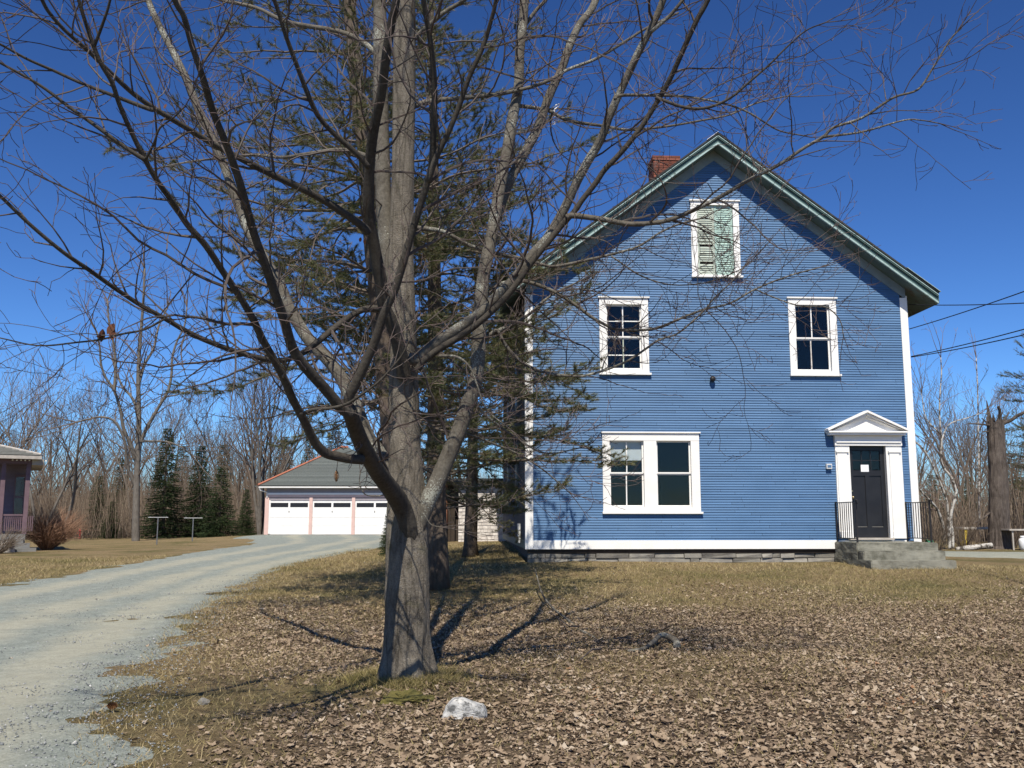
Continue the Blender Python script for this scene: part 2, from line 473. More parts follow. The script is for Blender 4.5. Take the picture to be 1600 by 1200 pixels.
def ground_mat():
    m, nt, b = new_mat('lawn_soil')
    vec = coords(nt)
    n1 = noise_n(nt, vec, 0.45, 8, 0.65)
    n2 = noise_n(nt, vec, 9, 8, 0.75)
    n3 = noise_n(nt, vec, 60, 4, 0.7)
    dry = ramp(nt, n2, [(0.3, (0.15, 0.11, 0.055)), (0.5, (0.27, 0.20, 0.105)), (0.7, (0.37, 0.29, 0.165))])
    grn = ramp(nt, n2, [(0.3, (0.075, 0.075, 0.026)), (0.55, (0.14, 0.13, 0.05)), (0.75, (0.23, 0.20, 0.09))])
    col = mixc(nt, ramp(nt, n1, [(0.47, (0, 0, 0)), (0.62, (0.8, 0.8, 0.8))]), dry, grn)
    # bare leaf mould under the maple
    at_ = N(nt, 'Attribute', attribute_name='rnd')
    mould = ramp(nt, n2, [(0.3, (0.09, 0.064, 0.042)), (0.55, (0.19, 0.14, 0.095)), (0.72, (0.32, 0.25, 0.18))])
    col = mixc(nt, at_.outputs['Fac'], col, mould)
    col = mixc(nt, 0.45, col, ramp(nt, n3, [(0.3, (0.35, 0.35, 0.35)), (0.7, (1.3, 1.3, 1.3))]), 'MULTIPLY')
    nt.links.new(col, b.inputs['Base Color'])
    b.inputs['Roughness'].default_value = 0.95
    b.inputs['Specular IOR Level'].default_value = 0.1
    ad = N(nt, 'Math', operation='ADD')
    nt.links.new(n2, ad.inputs[0]); nt.links.new(n3, ad.inputs[1])
    bump_n(nt, b, ad.outputs[0], 0.9, 0.05)
    return m
MT['ground'] = ground_mat()

def drive_mat():
    m, nt, b = new_mat('gravel_drive')
    vec = coords(nt)
    n1 = noise_n(nt, vec, 0.5, 6, 0.6)
    n2 = noise_n(nt, vec, 45, 6, 0.75)
    at_ = N(nt, 'Attribute', attribute_name='rnd')      # packed wheel tracks
    blue = ramp(nt, n2, [(0.3, (0.12, 0.137, 0.122)), (0.5, (0.22, 0.243, 0.215)), (0.72, (0.36, 0.38, 0.34))])
    sand = ramp(nt, n2, [(0.3, (0.24, 0.237, 0.188)), (0.55, (0.335, 0.332, 0.265)), (0.75, (0.43, 0.425, 0.345))])
    ad = N(nt, 'Math', operation='ADD')
    nt.links.new(n1, ad.inputs[0]); nt.links.new(at_.outputs['Fac'], ad.inputs[1])
    f = ramp(nt, ad.outputs[0], [(0.62, (0, 0, 0)), (0.98, (1, 1, 1))])
    n4 = noise_n(nt, vec, 6, 8, 0.75)
    blue = mixc(nt, 0.7, blue, ramp(nt, n4, [(0.3, (0.6, 0.6, 0.6)), (0.7, (1.35, 1.35, 1.35))]), 'MULTIPLY')
    sand = mixc(nt, 0.5, sand, ramp(nt, n4, [(0.3, (0.65, 0.65, 0.65)), (0.7, (1.25, 1.25, 1.25))]), 'MULTIPLY')
    nt.links.new(mixc(nt, f, blue, sand), b.inputs['Base Color'])
    b.inputs['Roughness'].default_value = 0.95
    b.inputs['Specular IOR Level'].default_value = 0.15
    bump_n(nt, b, n2, 0.6, 0.02)
    return m
MT['drive'] = drive_mat()

# ------------------------------------------------------------------ terrain
_cp = np.array([
    (0, 0, 0.0), (0, 6, 0.02), (-1, 8.8, 0.07), (5, 12, 0.16), (-4, 12, 0.06), (10, 12, 0.18), (0, 17, 0.30), (6, 17, 0.33), (12, 17, 0.38),
    (0.3, 21.9, 0.61), (5, 21.9, 0.61), (9.5, 22.2, 0.60), (8.5, 20.2, 0.56), (-1, 25, 0.62), (-2, 30, 0.66), (-2, 37, 0.80), (14, 27, 0.60), (22, 30, 0.62), (16, 40, 0.7), (25, 60, 0.8),
    (-5, 21, 0.20), (-5, 30, 0.42), (-6, 45, 0.66), (-8, 60, 0.73), (-12, 60, 0.73), (-16, 60, 0.71), (-12, 22, 0.08), (-12, 32, 0.30), (-12, 45, 0.47),
    (-7, 8, 0.0), (-12, 12, 0.0), (-18, 25, 0.06), (-22, 40, 0.28), (-22, 52, 0.22), (-26, 64, 0.24), (-36, 90, 0.28), (-10, 95, 0.9), (20, 110, 1.0), (60, 60, 0.8), (-60, 60, 0.2),
    (0, -40, -0.3), (40, -20, 0.0), (-40, -20, -0.2), (60, 200, 1.2), (-80, 200, 0.6), (0, 400, 1.0), (200, 100, 0.8), (-200, 100, 0.2), (0, -300, -0.5), (400, 600, 1), (-400, 600, 1)], float)

def _fit():
    P = _cp[:, :2]
    d = np.linalg.norm(P[:, None] - P[None], axis=2)
    n = len(P)
    A = np.zeros((n + 3, n + 3))
    A[:n, :n] = -np.sqrt(d * d + 4.0)
    A[:n, n] = 1; A[:n, n + 1:] = P
    A[n, :n] = 1; A[n + 1:, :n] = P.T
    A[:n, :n] -= np.eye(n) * 0.02
    return np.linalg.solve(A, np.r_[_cp[:, 2], 0, 0, 0])
_w = _fit()

def gz_np(x, y):
    x = np.asarray(x, float); y = np.asarray(y, float)
    out = _w[-3] + _w[-2] * x + _w[-1] * y
    for (cx, cy, _), wi in zip(_cp, _w[:-3]):
        out = out - wi * np.sqrt((x - cx) ** 2 + (y - cy) ** 2 + 4.0)
    # root mound round the maple
    out = out + 0.11 * np.exp(-(((x + 1.0) / 0.75) ** 2 + ((y - 8.8) / 0.75) ** 2))
    return out

def gz(x, y):
    return float(gz_np(np.array([x]), np.array([y]))[0])

def on_ground(px, py):
    r = ray(px, py)
    t = 2.0
    for _ in range(4000):
        p = r * t
        if CAMZ + p.z <= gz(p.x, p.y): break
        t *= 1.004
    return Vector((p.x, p.y, gz(p.x, p.y)))

def spread_axis(a, b, step, lo, hi, grow=1.22):
    xs = list(np.arange(a, b + 1e-6, step))
    s, x = step, b
    while x < hi:
        s *= grow; x += s; xs.append(x)
    s, x = step, a
    while x > lo:
        s *= grow; x -= s; xs.insert(0, x)
    return np.array(xs)

_re = [on_ground(*p) for p in ((165, 1199), (178, 1120), (220, 1060), (270, 1010), (300, 968), (345, 935), (400, 906), (450, 884), (520, 867), (600, 854))]
def drive_edges(y):
    le = np.interp(y, [-60, 6, 10, 14, 18, 22, 26, 34, 45, 52, 57, 60.2], [-9, -10, -11, -11.4, -11.7, -11.9, -12, -12, -12.3, -14.2, -16.0, -16.2])
    ri = np.interp(y, [-60] + [p.y for p in _re] + [52, 57, 60.2], [_re[0].x + 0.5] + [p.x for p in _re] + [-5.2, -6.3, -6.6])
    return le, ri

def litter_mask(x, y):
    """1 where dead leaves lie thick under the maple, 0 on open lawn"""
    l, r = drive_edges(y)
    wob = np.array([noise.noise(Vector((a * 0.35, b * 0.35, 3.0))) for a, b in zip(np.ravel(x), np.ravel(y))]).reshape(np.shape(x))
    m = np.clip((17.2 + 2.2 * wob + 0.05 * x - y) / 3.6, 0, 1)
    m = m * np.clip((x - r - 0.1 + 0.8 * wob) / 1.6, 0, 1)
    m = m * np.clip((15 - x + wob) / 4, 0, 1)
    m = m * (0.45 + 0.55 * np.clip(0.5 + 1.6 * wob + 0.4, 0, 1))
    m2 = np.exp(-(((x + 1.25) / 1.2) ** 2 + ((y - 8.6) / 0.9) ** 2))           # mossy turf round the trunk
    strip = np.exp(-(((x + 2.6) / 0.9) ** 2 + ((y - 7.6) / 1.6) ** 2))
    return np.clip(m - 0.75 * m2 - 0.35 * strip, 0, 1)

def make_ground():
    xs = spread_axis(-13, 16, 0.16, -900, 900)
    ys = spread_axis(3.0, 24, 0.16, -500, 1400)
    X, Y = np.meshgrid(xs, ys)
    Z = gz_np(X, Y)
    nz = np.array([noise.fractal(Vector((a * 0.9, b * 0.9, 0)), 0.8, 2.1, 4) for a, b in zip(X.ravel(), Y.ravel())]).reshape(X.shape)
    Z = Z + 0.022 * nz
    far = np.clip((np.hypot(X, Y) - 300) / 600, 0, 1)
    Z = Z - far * 6
    V = np.c_[X.ravel(), Y.ravel(), Z.ravel()]
    nx, ny = len(xs), len(ys)
    i = np.arange(nx - 1); j = np.arange(ny - 1)
    I, J = np.meshgrid(i, j)
    a = (J * nx + I).ravel()
    T = np.c_[a, a + 1, a + nx + 1, a + nx]
    o = np_mesh('lawn', V, T, MT['ground'], litter_mask(X, Y).ravel())
    o.data.polygons.foreach_set('use_smooth', [True] * len(o.data.polygons))
    return tag(o, kind='structure')
make_ground()

def make_drive():
    ys = np.r_[np.arange(-12, 3, 0.5), np.arange(3, 26, 0.13), np.arange(26, 60.2, 0.35)]
    S = np.linspace(-0.06, 1.06, 72)
    V, A = [], []
    for y in ys:
        l, r = drive_edges(y)
        for s in S:
            x = l + (r - l) * s
            e = min(s, 1 - s) * (r - l)              # metres from the edge
            nz = noise.fractal(Vector((x * 1.1, y * 1.1, 7)), 0.7, 2.1, 4)
            lift = 0.030 * min(1, max(-1.5, e / 0.7)) + 0.02 * nz - 0.004
            t = 0
            for c in (0.30, 0.62, 0.85):
                t = max(t, math.exp(-((x - (l + (r - l) * c)) / 0.55) ** 2))
            V.append((x, y, lift)); A.append(0.5 * t)
    V = np.array(V)
    V[:, 2] += gz_np(V[:, 0], V[:, 1])
    n = len(S)
    I, J = np.meshgrid(np.arange(n - 1), np.arange(len(ys) - 1))
    a = (J * n + I).ravel()
    o = np_mesh('driveway', V, np.c_[a, a + 1, a + n + 1, a + n], MT['drive'], np.array(A))
    o.data.polygons.foreach_set('use_smooth', [True] * len(o.data.polygons))
    tag(o, kind='structure')
    # second gravel strip that passes behind the blue house on the right
    xs = np.arange(10.2, 60, 0.5)
    V, A = [], []
    for x in xs:
        for s in np.linspace(0, 1, 14):
            y = 25.6 + 3.9 * s + 0.02 * (x - 12)
            e = min(s, 1 - s) * 3.6
            V.append((x, y, 0.035 * min(1, max(-1, e / 0.5 - 0.3)) + 0.012 * noise.noise(Vector((x, y, 1))))); A.append(0.25)
    V = np.array(V)
    V[:, 2] += gz_np(V[:, 0], V[:, 1])
    n = 14
    I, J = np.meshgrid(np.arange(n - 1), np.arange(len(xs) - 1))
    a = (J * n + I).ravel()
    o = np_mesh('side_driveway', V, np.c_[a, a + n, a + n + 1, a + 1], MT['drive'], np.array(A))
    tag(o, kind='structure')
make_drive()

# ------------------------------------------------------------------ the blue house
YAW = R(2.7)
HZ = 0.60
H0 = Vector(at(823, 866, 22.0)); H0.z = HZ
house = empty('clapboard_house', H0, YAW, 'two storey blue clapboard house with white trim and black door', 'house')
UA = Vector((math.cos(YAW), math.sin(YAW), 0))
NA = Vector((-math.sin(YAW), math.cos(YAW), 0))     # into the house

def fp(px, py, y=0.0):
    """photo pixel -> (u, z) in the plane of the front wall, pushed y into the house"""
    r = ray(px, py)
    o = Vector((0, 0, CAMZ)) - (H0 + NA * y)
    t = -o.dot(NA) / r.dot(NA)
    p = o + r * t
    return p.dot(UA), p.z

W = fp(1437, 845)[0]
LEN = 14.0
OV = 0.44
UP, ZP = fp(1121, 208, -OV)
UR, ZR = fp(1465, 456, -OV)
SL = (ZP - ZR) / (UR - UP)
UC = UP
EO = UR - W
def roof_z(u): return ZP - SL * abs(u - UC)
rs = random.Random(4)

# openings (inner = hole in the wall, outer = casing), pixel measured
def rect(x0, y0, x1, y1):
    u0, z1 = fp(x0, y0); u1, _ = fp(x1, y0)
    _, z0 = fp((x0 + x1) / 2, y1)
    u0b, _ = fp(x0 + (x1 > 1200) * 5, y1)
    return u0, u1, z0, z1
def rect2(xt0, xt1, yt, xb0, xb1, yb):
    a, z1 = fp(xt0, yt); b, _ = fp(xt1, yt)
    c, z0 = fp(xb0, yb); d, _ = fp(xb1, yb)
    return (a + c) / 2, (b + d) / 2, z0, z1
WIN_UL = rect2(935, 1012, 466, 938, 1014, 586)
WIN_UR = rect2(1230, 1305, 467, 1235, 1310, 588)
WIN_LO = rect2(940, 1091, 677, 943, 1095, 803)
WIN_GA = rect2(1078, 1154, 315, 1081, 1156, 434)
DOOR_O = rect2(1325, 1382, 697, 1333, 1390, 840)
CAS = 0.165
def inner(w, s=CAS, top=0.15, bot=0.12): return (w[0] + s, w[1] - s, w[2] + bot, w[3] - top)
_ul, _ur, _ga = inner(WIN_UL), inner(WIN_UR), inner(WIN_GA, 0.15, 0.09, 0.07)
midu = (fp(1005, 740)[0] + fp(1027, 740)[0]) / 2
_lo1 = (WIN_LO[0] + 0.165, midu - 0.15, WIN_LO[2] + 0.14, WIN_LO[3] - 0.17)
_lo2 = (midu + 0.15, WIN_LO[1] - 0.20, WIN_LO[2] + 0.14, WIN_LO[3] - 0.17)
HOLES = [_ul, _ur, _lo1, _lo2, _ga, DOOR_O]

ZW0 = fp(1000, 845)[1]           # top of the white water table
ZW1 = fp(1000, 858)[1]           # its bottom
EXPO = 0.0595
CB = 0.15                        # corner board width
def span(z):
    """u range of the front wall at height z"""
    h = (ZP - 0.30 - z) / SL
    return max(0.0, UC - h), min(W, UC + h)

wall = MB()
# side and back shells and inner surfaces (front is closed by the clapboards themselves)
zt = roof_z(0) - 0.12
wall.box(0.03, 0.10, 0.10, LEN, 0.30, zt)
wall.box(W - 0.10, W - 0.03, 0.10, LEN, 0.30, roof_z(W) - 0.12)
wall.prism_y([(0.03, 0.3), (W - 0.03, 0.3), (W - 0.03, roof_z(W) - 0.12), (UC, ZP - 0.13), (0.03, zt)], LEN - 0.1, LEN)
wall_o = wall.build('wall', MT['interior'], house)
nb = 0
z = ZW0
clap_mesh_n = 0
while z < ZP - 0.45:
    zm = z + EXPO * 0.5
    a, b = span(zm)
    if z < roof_z(0) - 0.3: a, b = CB - 0.01, W - CB + 0.01
    else: a, b = max(a, CB - 0.01), min(b, W - CB + 0.01)
    ints = [(a, b)]
    for h in HOLES:
        if h[2] - EXPO * 0.4 < zm < h[3] + EXPO * 0.3:
            new = []
            for s, e in ints:
                if e <= h[0] or s >= h[1]: new.append((s, e)); continue
                if s < h[0]: new.append((s, h[0]))
                if e > h[1]: new.append((h[1], e))
            ints = new
    for s, e in ints:
        if e - s < 0.02: continue
        m = MB()
        n = max(2, int((e - s) / 0.9))
        us = np.linspace(s, e, n + 1)
        ph = rs.random() * 50
        P = []
        for u in us:
            j = 0.0022 * noise.noise(Vector((u * 0.8, z * 9, ph)))
            jy = 0.0015 * noise.noise(Vector((u * 1.3, z * 7, ph + 9)))
            P.append(((u, -0.0225 + jy, z + j), (u, 0.010, z + j), (u, 0.010, z + EXPO + 0.004), (u, -0.0055, z + EXPO + 0.004)))
        bq = len(m.v)
        for q in P: m.v.extend(q)
        for i in range(n):
            k = bq + i * 4
            for c in range(4):
                c2 = (c + 1) % 4
                m.f.append((k + c, k + c2, k + 4 + c2, k + 4 + c))
        m.f.append((bq + 3, bq + 2, bq + 1, bq))
        m.f.append((bq + 4 * n, bq + 4 * n + 1, bq + 4 * n + 2, bq + 4 * n + 3))
        m.build('clapboard', MT['blue'], wall_o)
        nb += 1
    z += EXPO
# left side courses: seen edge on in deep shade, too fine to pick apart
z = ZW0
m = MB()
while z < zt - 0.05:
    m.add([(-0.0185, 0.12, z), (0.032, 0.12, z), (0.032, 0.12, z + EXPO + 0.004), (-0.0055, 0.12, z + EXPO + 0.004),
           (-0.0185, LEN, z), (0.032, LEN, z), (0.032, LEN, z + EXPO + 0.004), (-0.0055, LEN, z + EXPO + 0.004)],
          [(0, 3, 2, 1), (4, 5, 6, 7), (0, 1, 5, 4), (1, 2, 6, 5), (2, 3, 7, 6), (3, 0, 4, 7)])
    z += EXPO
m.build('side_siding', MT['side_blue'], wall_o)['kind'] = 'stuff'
print('clapboards', nb)

# corner boards, water table, sill shadow gap
def cornerboard(u0, u1, zt_):
    MB().box(u0, u1, -0.035, 0.0, ZW1, zt_).build('corner_board', MT['white'], house, bevel=0.004)
cornerboard(0.0, CB, roof_z(0) - 0.5)
cornerboard(W - CB, W, roof_z(W) - 0.5)
MB().box(-0.032, -0.0, -0.03, 0.13, ZW1, roof_z(0) - 0.45).build('corner_board', MT['white'], house)
MB().box(W, W + 0.032, -0.03, 0.13, ZW1, roof_z(W) - 0.45).build('corner_board', MT['white'], house)
US = fp(1303, 845)[0]
MB().box(CB, US + 1.8, -0.042, 0.0, ZW1, ZW0 + 0.01).build('water_table_board', MT['white'], house, bevel=0.004)
MB().box(-0.03, 0.0, 0.13, LEN, ZW1, ZW0).build('water_table_board', MT['teal'], house)
MB().box(0.02, W - 0.02, 0.02, 0.3, ZW1 - 0.09, ZW1).build('sill_beam', MT['dark_wood'], house)
# foundation
fo = MB().box(0.05, W - 0.05, 0.09, 0.5, -0.5, ZW1 - 0.08)
fo.box(0.09, 0.5, 0.5, LEN, -0.5, ZW1 - 0.0)
fo_o = fo.build('foundation', MT['mortar'], house)
zz = -0.12
row = 0
stones = 0
while zz < ZW1 - 0.12:
    hgt = (ZW1 - 0.10 - zz) / max(1, round((ZW1 - 0.10 - zz) / 0.10)) if row else 0.16
    hgt = min(hgt, 0.13)
    u = 0.02
    while u < US + 0.1:
        ln = rs.uniform(0.18, 0.95)
        u1 = min(u + ln, US + 0.15)
        m = MB()
        j = lambda s=0.02: rs.uniform(-s * 1.4, s * 1.4)
        y0 = 0.03 + rs.uniform(-0.02, 0.03)
        m.hexa([(u + 0.006, y0 + j(), zz + 0.004 + j(.005)), (u1 - 0.006, y0 + j(), zz + 0.004 + j(.005)), (u1 - 0.006, 0.16, zz), (u + 0.006, 0.16, zz),
                (u + 0.008 + j(.006), y0 + j(), zz + hgt - 0.006 + j(.005)), (u1 - 0.008, y0 + j(), zz + hgt - 0.006 + j(.005)), (u1 - 0.006, 0.16, zz + hgt - 0.01), (u + 0.006, 0.16, zz + hgt - 0.01)])
        m.build('foundation_stone', MT['stone'], fo_o, bevel=0.008)
        u = u1
    zz += hgt
    row += 1

# roof: two slabs, raking trim, soffit, frieze
def rake_poly(t0, t1, uend=None):
    e = UR if uend is None else uend
    d = e - UC
    return [(UC, ZP - t0), (UC + d, ZP - t0 - SL * d), (UC + d, ZP - t1 - SL * d), (UC, ZP - t1), (UC - d, ZP - t1 - SL * d), (UC - d, ZP - t0 - SL * d)]
def rake_half(s, t0, t1, y0, y1, u_in=0.0, u_out=None):
    d0, d1 = u_in, (UR - UC if u_out is None else u_out)
    p = [(UC + s * d0, ZP - t0 - SL * d0), (UC + s * d1, ZP - t0 - SL * d1), (UC + s * d1, ZP - t1 - SL * d1), (UC + s * d0, ZP - t1 - SL * d0)]
    return MB().prism_y(p if s < 0 else p[::-1], y0, y1)
roof_o = None
for s in (-1, 1):
    o = rake_half(s, 0.0, 0.045, -OV - 0.07, LEN + OV).build('roof', MT['roof_edge'], house)
    rake_half(s, 0.047, 0.13, -OV - 0.045, -OV + 0.02).build('rake_crown', MT['teal'], o)
    rake_half(s, 0.075, 0.095, -OV - 0.060, -OV - 0.046).build('rake_bead', MT['pale_teal'], o)
    rake_half(s, 0.132, 0.235, -OV, -OV + 0.03).build('rake_fascia', MT['teal'], o)
    rake_half(s, 0.237, 0.285, -OV - 0.02, -OV + 0.03).build('rake_moulding', MT['pale_teal'], o)
    rake_half(s, 0.25, 0.275, -OV + 0.031, LEN + OV).build('soffit', MT['soffit'], o)
    rake_half(s, 0.28, 0.53, -0.032, 0.0, 0.0, (W - UC) if s > 0 else UC).build('frieze_board', MT['frieze'], o)
    # eave fascia along the side
    d = UR - UC
    MB().box(min(UC + s * d, UC + s * (d + 0.025)), max(UC + s * d, UC + s * (d + 0.025)), -OV, LEN + OV, ZP - SL * d - 0.28, ZP - SL * d - 0.05).build('eave_fascia', MT['teal'], o)
# loose strips of flashing at the peak and at the right eave
m = rake_half(-1, -0.012, -0.002, -OV - 0.09, -OV + 0.1, 0.0, 0.28); m.build('peak_flashing', MT['white'], house)
m = rake_half(1, -0.014, -0.002, -OV - 0.10, -OV + 0.05, UR - UC - 0.75, UR - UC + 0.03); m.build('drip_edge', MT['pale_teal'], house)

# inside: floors and a partition so that the rooms read as rooms
zf1 = fp(1355, 840)[1]
for zf in (zf1 - 0.04, zf1 + 2.75):
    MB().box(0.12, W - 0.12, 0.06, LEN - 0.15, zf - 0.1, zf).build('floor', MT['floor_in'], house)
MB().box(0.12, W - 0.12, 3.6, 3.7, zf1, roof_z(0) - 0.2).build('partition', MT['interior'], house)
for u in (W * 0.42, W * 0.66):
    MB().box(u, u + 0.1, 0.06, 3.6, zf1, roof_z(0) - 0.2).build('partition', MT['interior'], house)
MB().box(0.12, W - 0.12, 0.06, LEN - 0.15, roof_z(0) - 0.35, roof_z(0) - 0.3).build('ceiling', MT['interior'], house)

def casing(name, w, holes, label=None):
    """flat white boards round the holes of one window, with a drip cap and a sill"""
    u0, u1, z0, z1 = w
    root = None
    m = MB()
    lo = min(h[2] for h in holes); hi = max(h[3] for h in holes)
    m.box(u0, u1, -0.048, 0.004, hi, z1)
    m.box(u0, u1, -0.046, 0.004, z0 + 0.05, lo)
    xs = [u0] + sum([[h[0], h[1]] for h in holes], []) + [u1]
    for i in range(0, len(xs), 2):
        m.box(xs[i], xs[i + 1], -0.044, 0.004, lo, hi)
    root = m.build('window', MT['white'], house)
    if label: root['label'] = label
    MB().box(u0 - 0.03, u1 + 0.035, -0.085, 0.0, z1 + 0.001, z1 + 0.035).build('drip_cap', MT['white'], root, bevel=0.004)
    MB().box(u0 - 0.02, u1 + 0.045, -0.095, 0.0, z0, z0 + 0.048).build('sill', MT['white'], root, bevel=0.005)
    return root

def sash(root, h, zmid, vm_up=(), vm_lo=(), hm_up=(), hm_lo=(), st=0.035, worn=None):
    u0, u1, z0, z1 = h
    for (a, b, yy, vm, hm) in ((zmid + 0.0, z1, 0.030, vm_up, hm_up), (z0, zmid + 0.0, 0.062, vm_lo, hm_lo)):
        f = MB()
        up = a > z0 + 0.01
        bt, tp = (0.034, 0.035) if up else (0.06, 0.03)
        f.box(u0, u0 + st, yy, yy + 0.03, a, b); f.box(u1 - st, u1, yy, yy + 0.03, a, b)
        f.box(u0 + st, u1 - st, yy, yy + 0.03, a, a + bt); f.box(u0 + st, u1 - st, yy, yy + 0.03, b - tp, b)
        so = f.build('sash', MT['white'], root)
        us = [u0 + st] + [u0 + (u1 - u0) * q for q in vm] + [u1 - st]
        zs = [a + bt] + [a + (b - a) * q for q in hm] + [b - tp]
        for q in vm:
            c = u0 + (u1 - u0) * q
            MB().box(c - 0.013, c + 0.013, yy + 0.001, yy + 0.029, a + bt, b - tp).build('muntin', MT['white'] if worn is None or up else worn, so)
        for q in hm:
            c = a + (b - a) * q
            MB().box(u0 + st, u1 - st, yy + 0.003, yy + 0.027, c - 0.012, c + 0.012).build('muntin', MT['white'], so)
        for i in range(len(us) - 1):
            for k in range(len(zs) - 1):
                MB().box(us[i], us[i + 1], yy + 0.012, yy + 0.016, zs[k], zs[k + 1]).build('pane', MT['glass'], so)
    # reveal of the opening
    m = MB()
    m.box(u0 - 0.02, u0, 0.004, 0.16, z0, z1); m.box(u1, u1 + 0.02, 0.004, 0.16, z0, z1)
    m.box(u0 - 0.02, u1 + 0.02, 0.004, 0.16, z1, z1 + 0.02); m.box(u0 - 0.02, u1 + 0.02, 0.004, 0.16, z0 - 0.02, z0)
    m.build('jamb', MT['white'], root)

r_ = casing('window', WIN_UL, [_ul], 'upper window of many small panes behind the maple branches')
sash(r_, _ul, fp(970, 527)[1], (0.48,), (0.49,), (0.5,), (0.47,), worn=MT['shutter_worn'])
r_ = casing('window', WIN_UR, [_ur], 'upper window of two tall panes over two, above the door')
sash(r_, _ur, fp(1270, 529)[1], (0.49,), (0.46,), worn=MT['peeling'])
r_ = casing('window', WIN_LO, [_lo1, _lo2], 'wide double window with a white blind half drawn on its left')
sash(r_, _lo1, fp(980, 740)[1], (0.51,), (0.5,))
sash(r_, _lo2, fp(1050, 740)[1])
b0 = fp(980, 719)[1]
MB().box(_lo1[0] + 0.02, _lo1[1] - 0.02, 0.096, 0.099, b0, _lo1[3]).build('roller_blind', MT['blind'], r_)
# gable window closed by louvred shutters
r_ = casing('window', WIN_GA, [_ga], 'small attic window closed by faded green louvred shutters')
mid = (_ga[0] + _ga[1]) / 2 - 0.01
slat_m = {}
for a, b, mt, nm in ((_ga[0] + 0.006, mid - 0.003, 'shutter_worn', 0), (mid + 0.003, _ga[1] - 0.006, 'shutter', 1)):
    f = MB()
    st = 0.048
    z0, z1 = _ga[2] + 0.008, _ga[3] - 0.008
    zm = (z0 + z1) / 2
    f.box(a, a + st, 0.0, 0.03, z0, z1); f.box(b - st, b, 0.0, 0.03, z0, z1)
    for q in (z0, zm - 0.03, z1 - 0.06):
        f.box(a + st, b - st, 0.002, 0.028, q, q + 0.06)
    sh = f.build('shutter', MT['shutter'] if nm else MT['shutter_worn'], r_)
    key = round(b - a, 3), nm
    nsl = 30
    for i in range(nsl):
        zc = z0 + 0.085 + (z1 - z0 - 0.17) * i / (nsl - 1)
        if abs(zc - zm) < 0.045: continue
        if nm == 0 and i in (4, 12): continue
        if key not in slat_m:
            hw = (b - a) / 2 - st
            slat_m[key] = MB().hexa([(-hw, 0.001, -0.026), (hw, 0.001, -0.026), (hw, 0.006, -0.03), (-hw, 0.006, -0.03), (-hw, 0.022, 0.024), (hw, 0.022, 0.024), (hw, 0.027, 0.02), (-hw, 0.027, 0.02)]).mesh('slat', MT[mt])
        link('slat', slat_m[key], sh, ((a + b) / 2, 0, zc), (rs.uniform(-.12, .12) if nm == 0 else rs.uniform(-.03, .03), 0, 0))
MB().box(_ga[0], _ga[1], 0.04, 0.05, _ga[2], _ga[3]).build('backing_board', MT['dark_wood'], r_)

# front door with its surround
du0, du1, dz0, dz1 = DOOR_O
pl0, pl1 = fp(1304, 720)[0] - 0.02, fp(1411, 800)[0] - 0.02
PW = 0.34
zc0 = fp(1356, 697)[1]; zc1 = fp(1356, 681)[1]
sur = MB().box(du0 - PW, du0, -0.06, 0.01, dz0 - 0.02, zc0 + 0.002)
sur.box(du1, du1 + PW + 0.04, -0.06, 0.01, dz0 - 0.02, zc0 + 0.002)
so = sur.build('door_surround', MT['white'], house)
pl0, pl1 = du0 - PW, du1 + PW + 0.04
for a in (pl0, pl1 - PW - 0.0):
    MB().box(a + 0.03, a + PW - 0.07, -0.085, -0.061, dz0 + 0.0, zc0 - 0.16).build('pilaster_face', MT['white'], so, bevel=0.004)
    MB().box(a + 0.005, a + PW - 0.03, -0.105, -0.061, zc0 - 0.16, zc0 - 0.11).build('capital', MT['white'], so, bevel=0.006)
    MB().box(a + 0.02, a + PW - 0.05, -0.10, -0.061, dz0 - 0.02, dz0 + 0.14).build('plinth', MT['white'], so, bevel=0.004)
MB().box(pl0 - 0.01, pl1 + 0.01, -0.09, 0.01, zc0 + 0.003, zc1).build('entablature', MT['white'], so, bevel=0.004)
MB().box(pl0 + 0.02, pl1 - 0.02, -0.12, -0.091, zc0 + 0.07, zc0 + 0.10).build('moulding', MT['white'], so, bevel=0.004)
pa, pz = fp(1354, 641, -0.24)
pe0, pe1 = fp(1295, 675, -0.24)[0] , fp(1418, 675, -0.24)[0]
pc = (pe0 + pe1) / 2
zb = zc1 + 0.002
MB().box(pe0 + 0.03, pe1 - 0.03, -0.22, 0.0, zb, zb + 0.05).build('cornice', MT['white'], so, bevel=0.006)
MB().box(pe0, pe1, -0.26, 0.0, zb + 0.051, zb + 0.09).build('cornice', MT['white'], so, bevel=0.006)
ztop = pz
MB().prism_y([(pe0 + 0.12, zb + 0.092), (pc, ztop - 0.10), (pe1 - 0.12, zb + 0.092)][::-1], -0.12, 0.0).build('tympanum', MT['white'], so)
for s in (-1, 1):
    e = (pe1 - pe0) / 2
    for (t0, t1, yy, dd) in ((0.0, 0.05, -0.27, 0.0), (0.052, 0.11, -0.225, 0.03), (0.112, 0.16, -0.17, 0.0)):
        sl = (ztop - zb - 0.12) / e
        p = [(pc, ztop - t0), (pc + s * (e + 0.02 - t0), zb + 0.12 - t0 + 0.02), (pc + s * (e + 0.02 - t0), zb + 0.12 - t1 + 0.02), (pc, ztop - t1)]
        p = [(x, max(q, zb + 0.0905 + 0.001 * (k > 1))) for k, (x, q) in enumerate(p)]
        MB().prism_y(p if s < 0 else p[::-1], yy, 0.0).build('pediment_moulding', MT['white'], so)
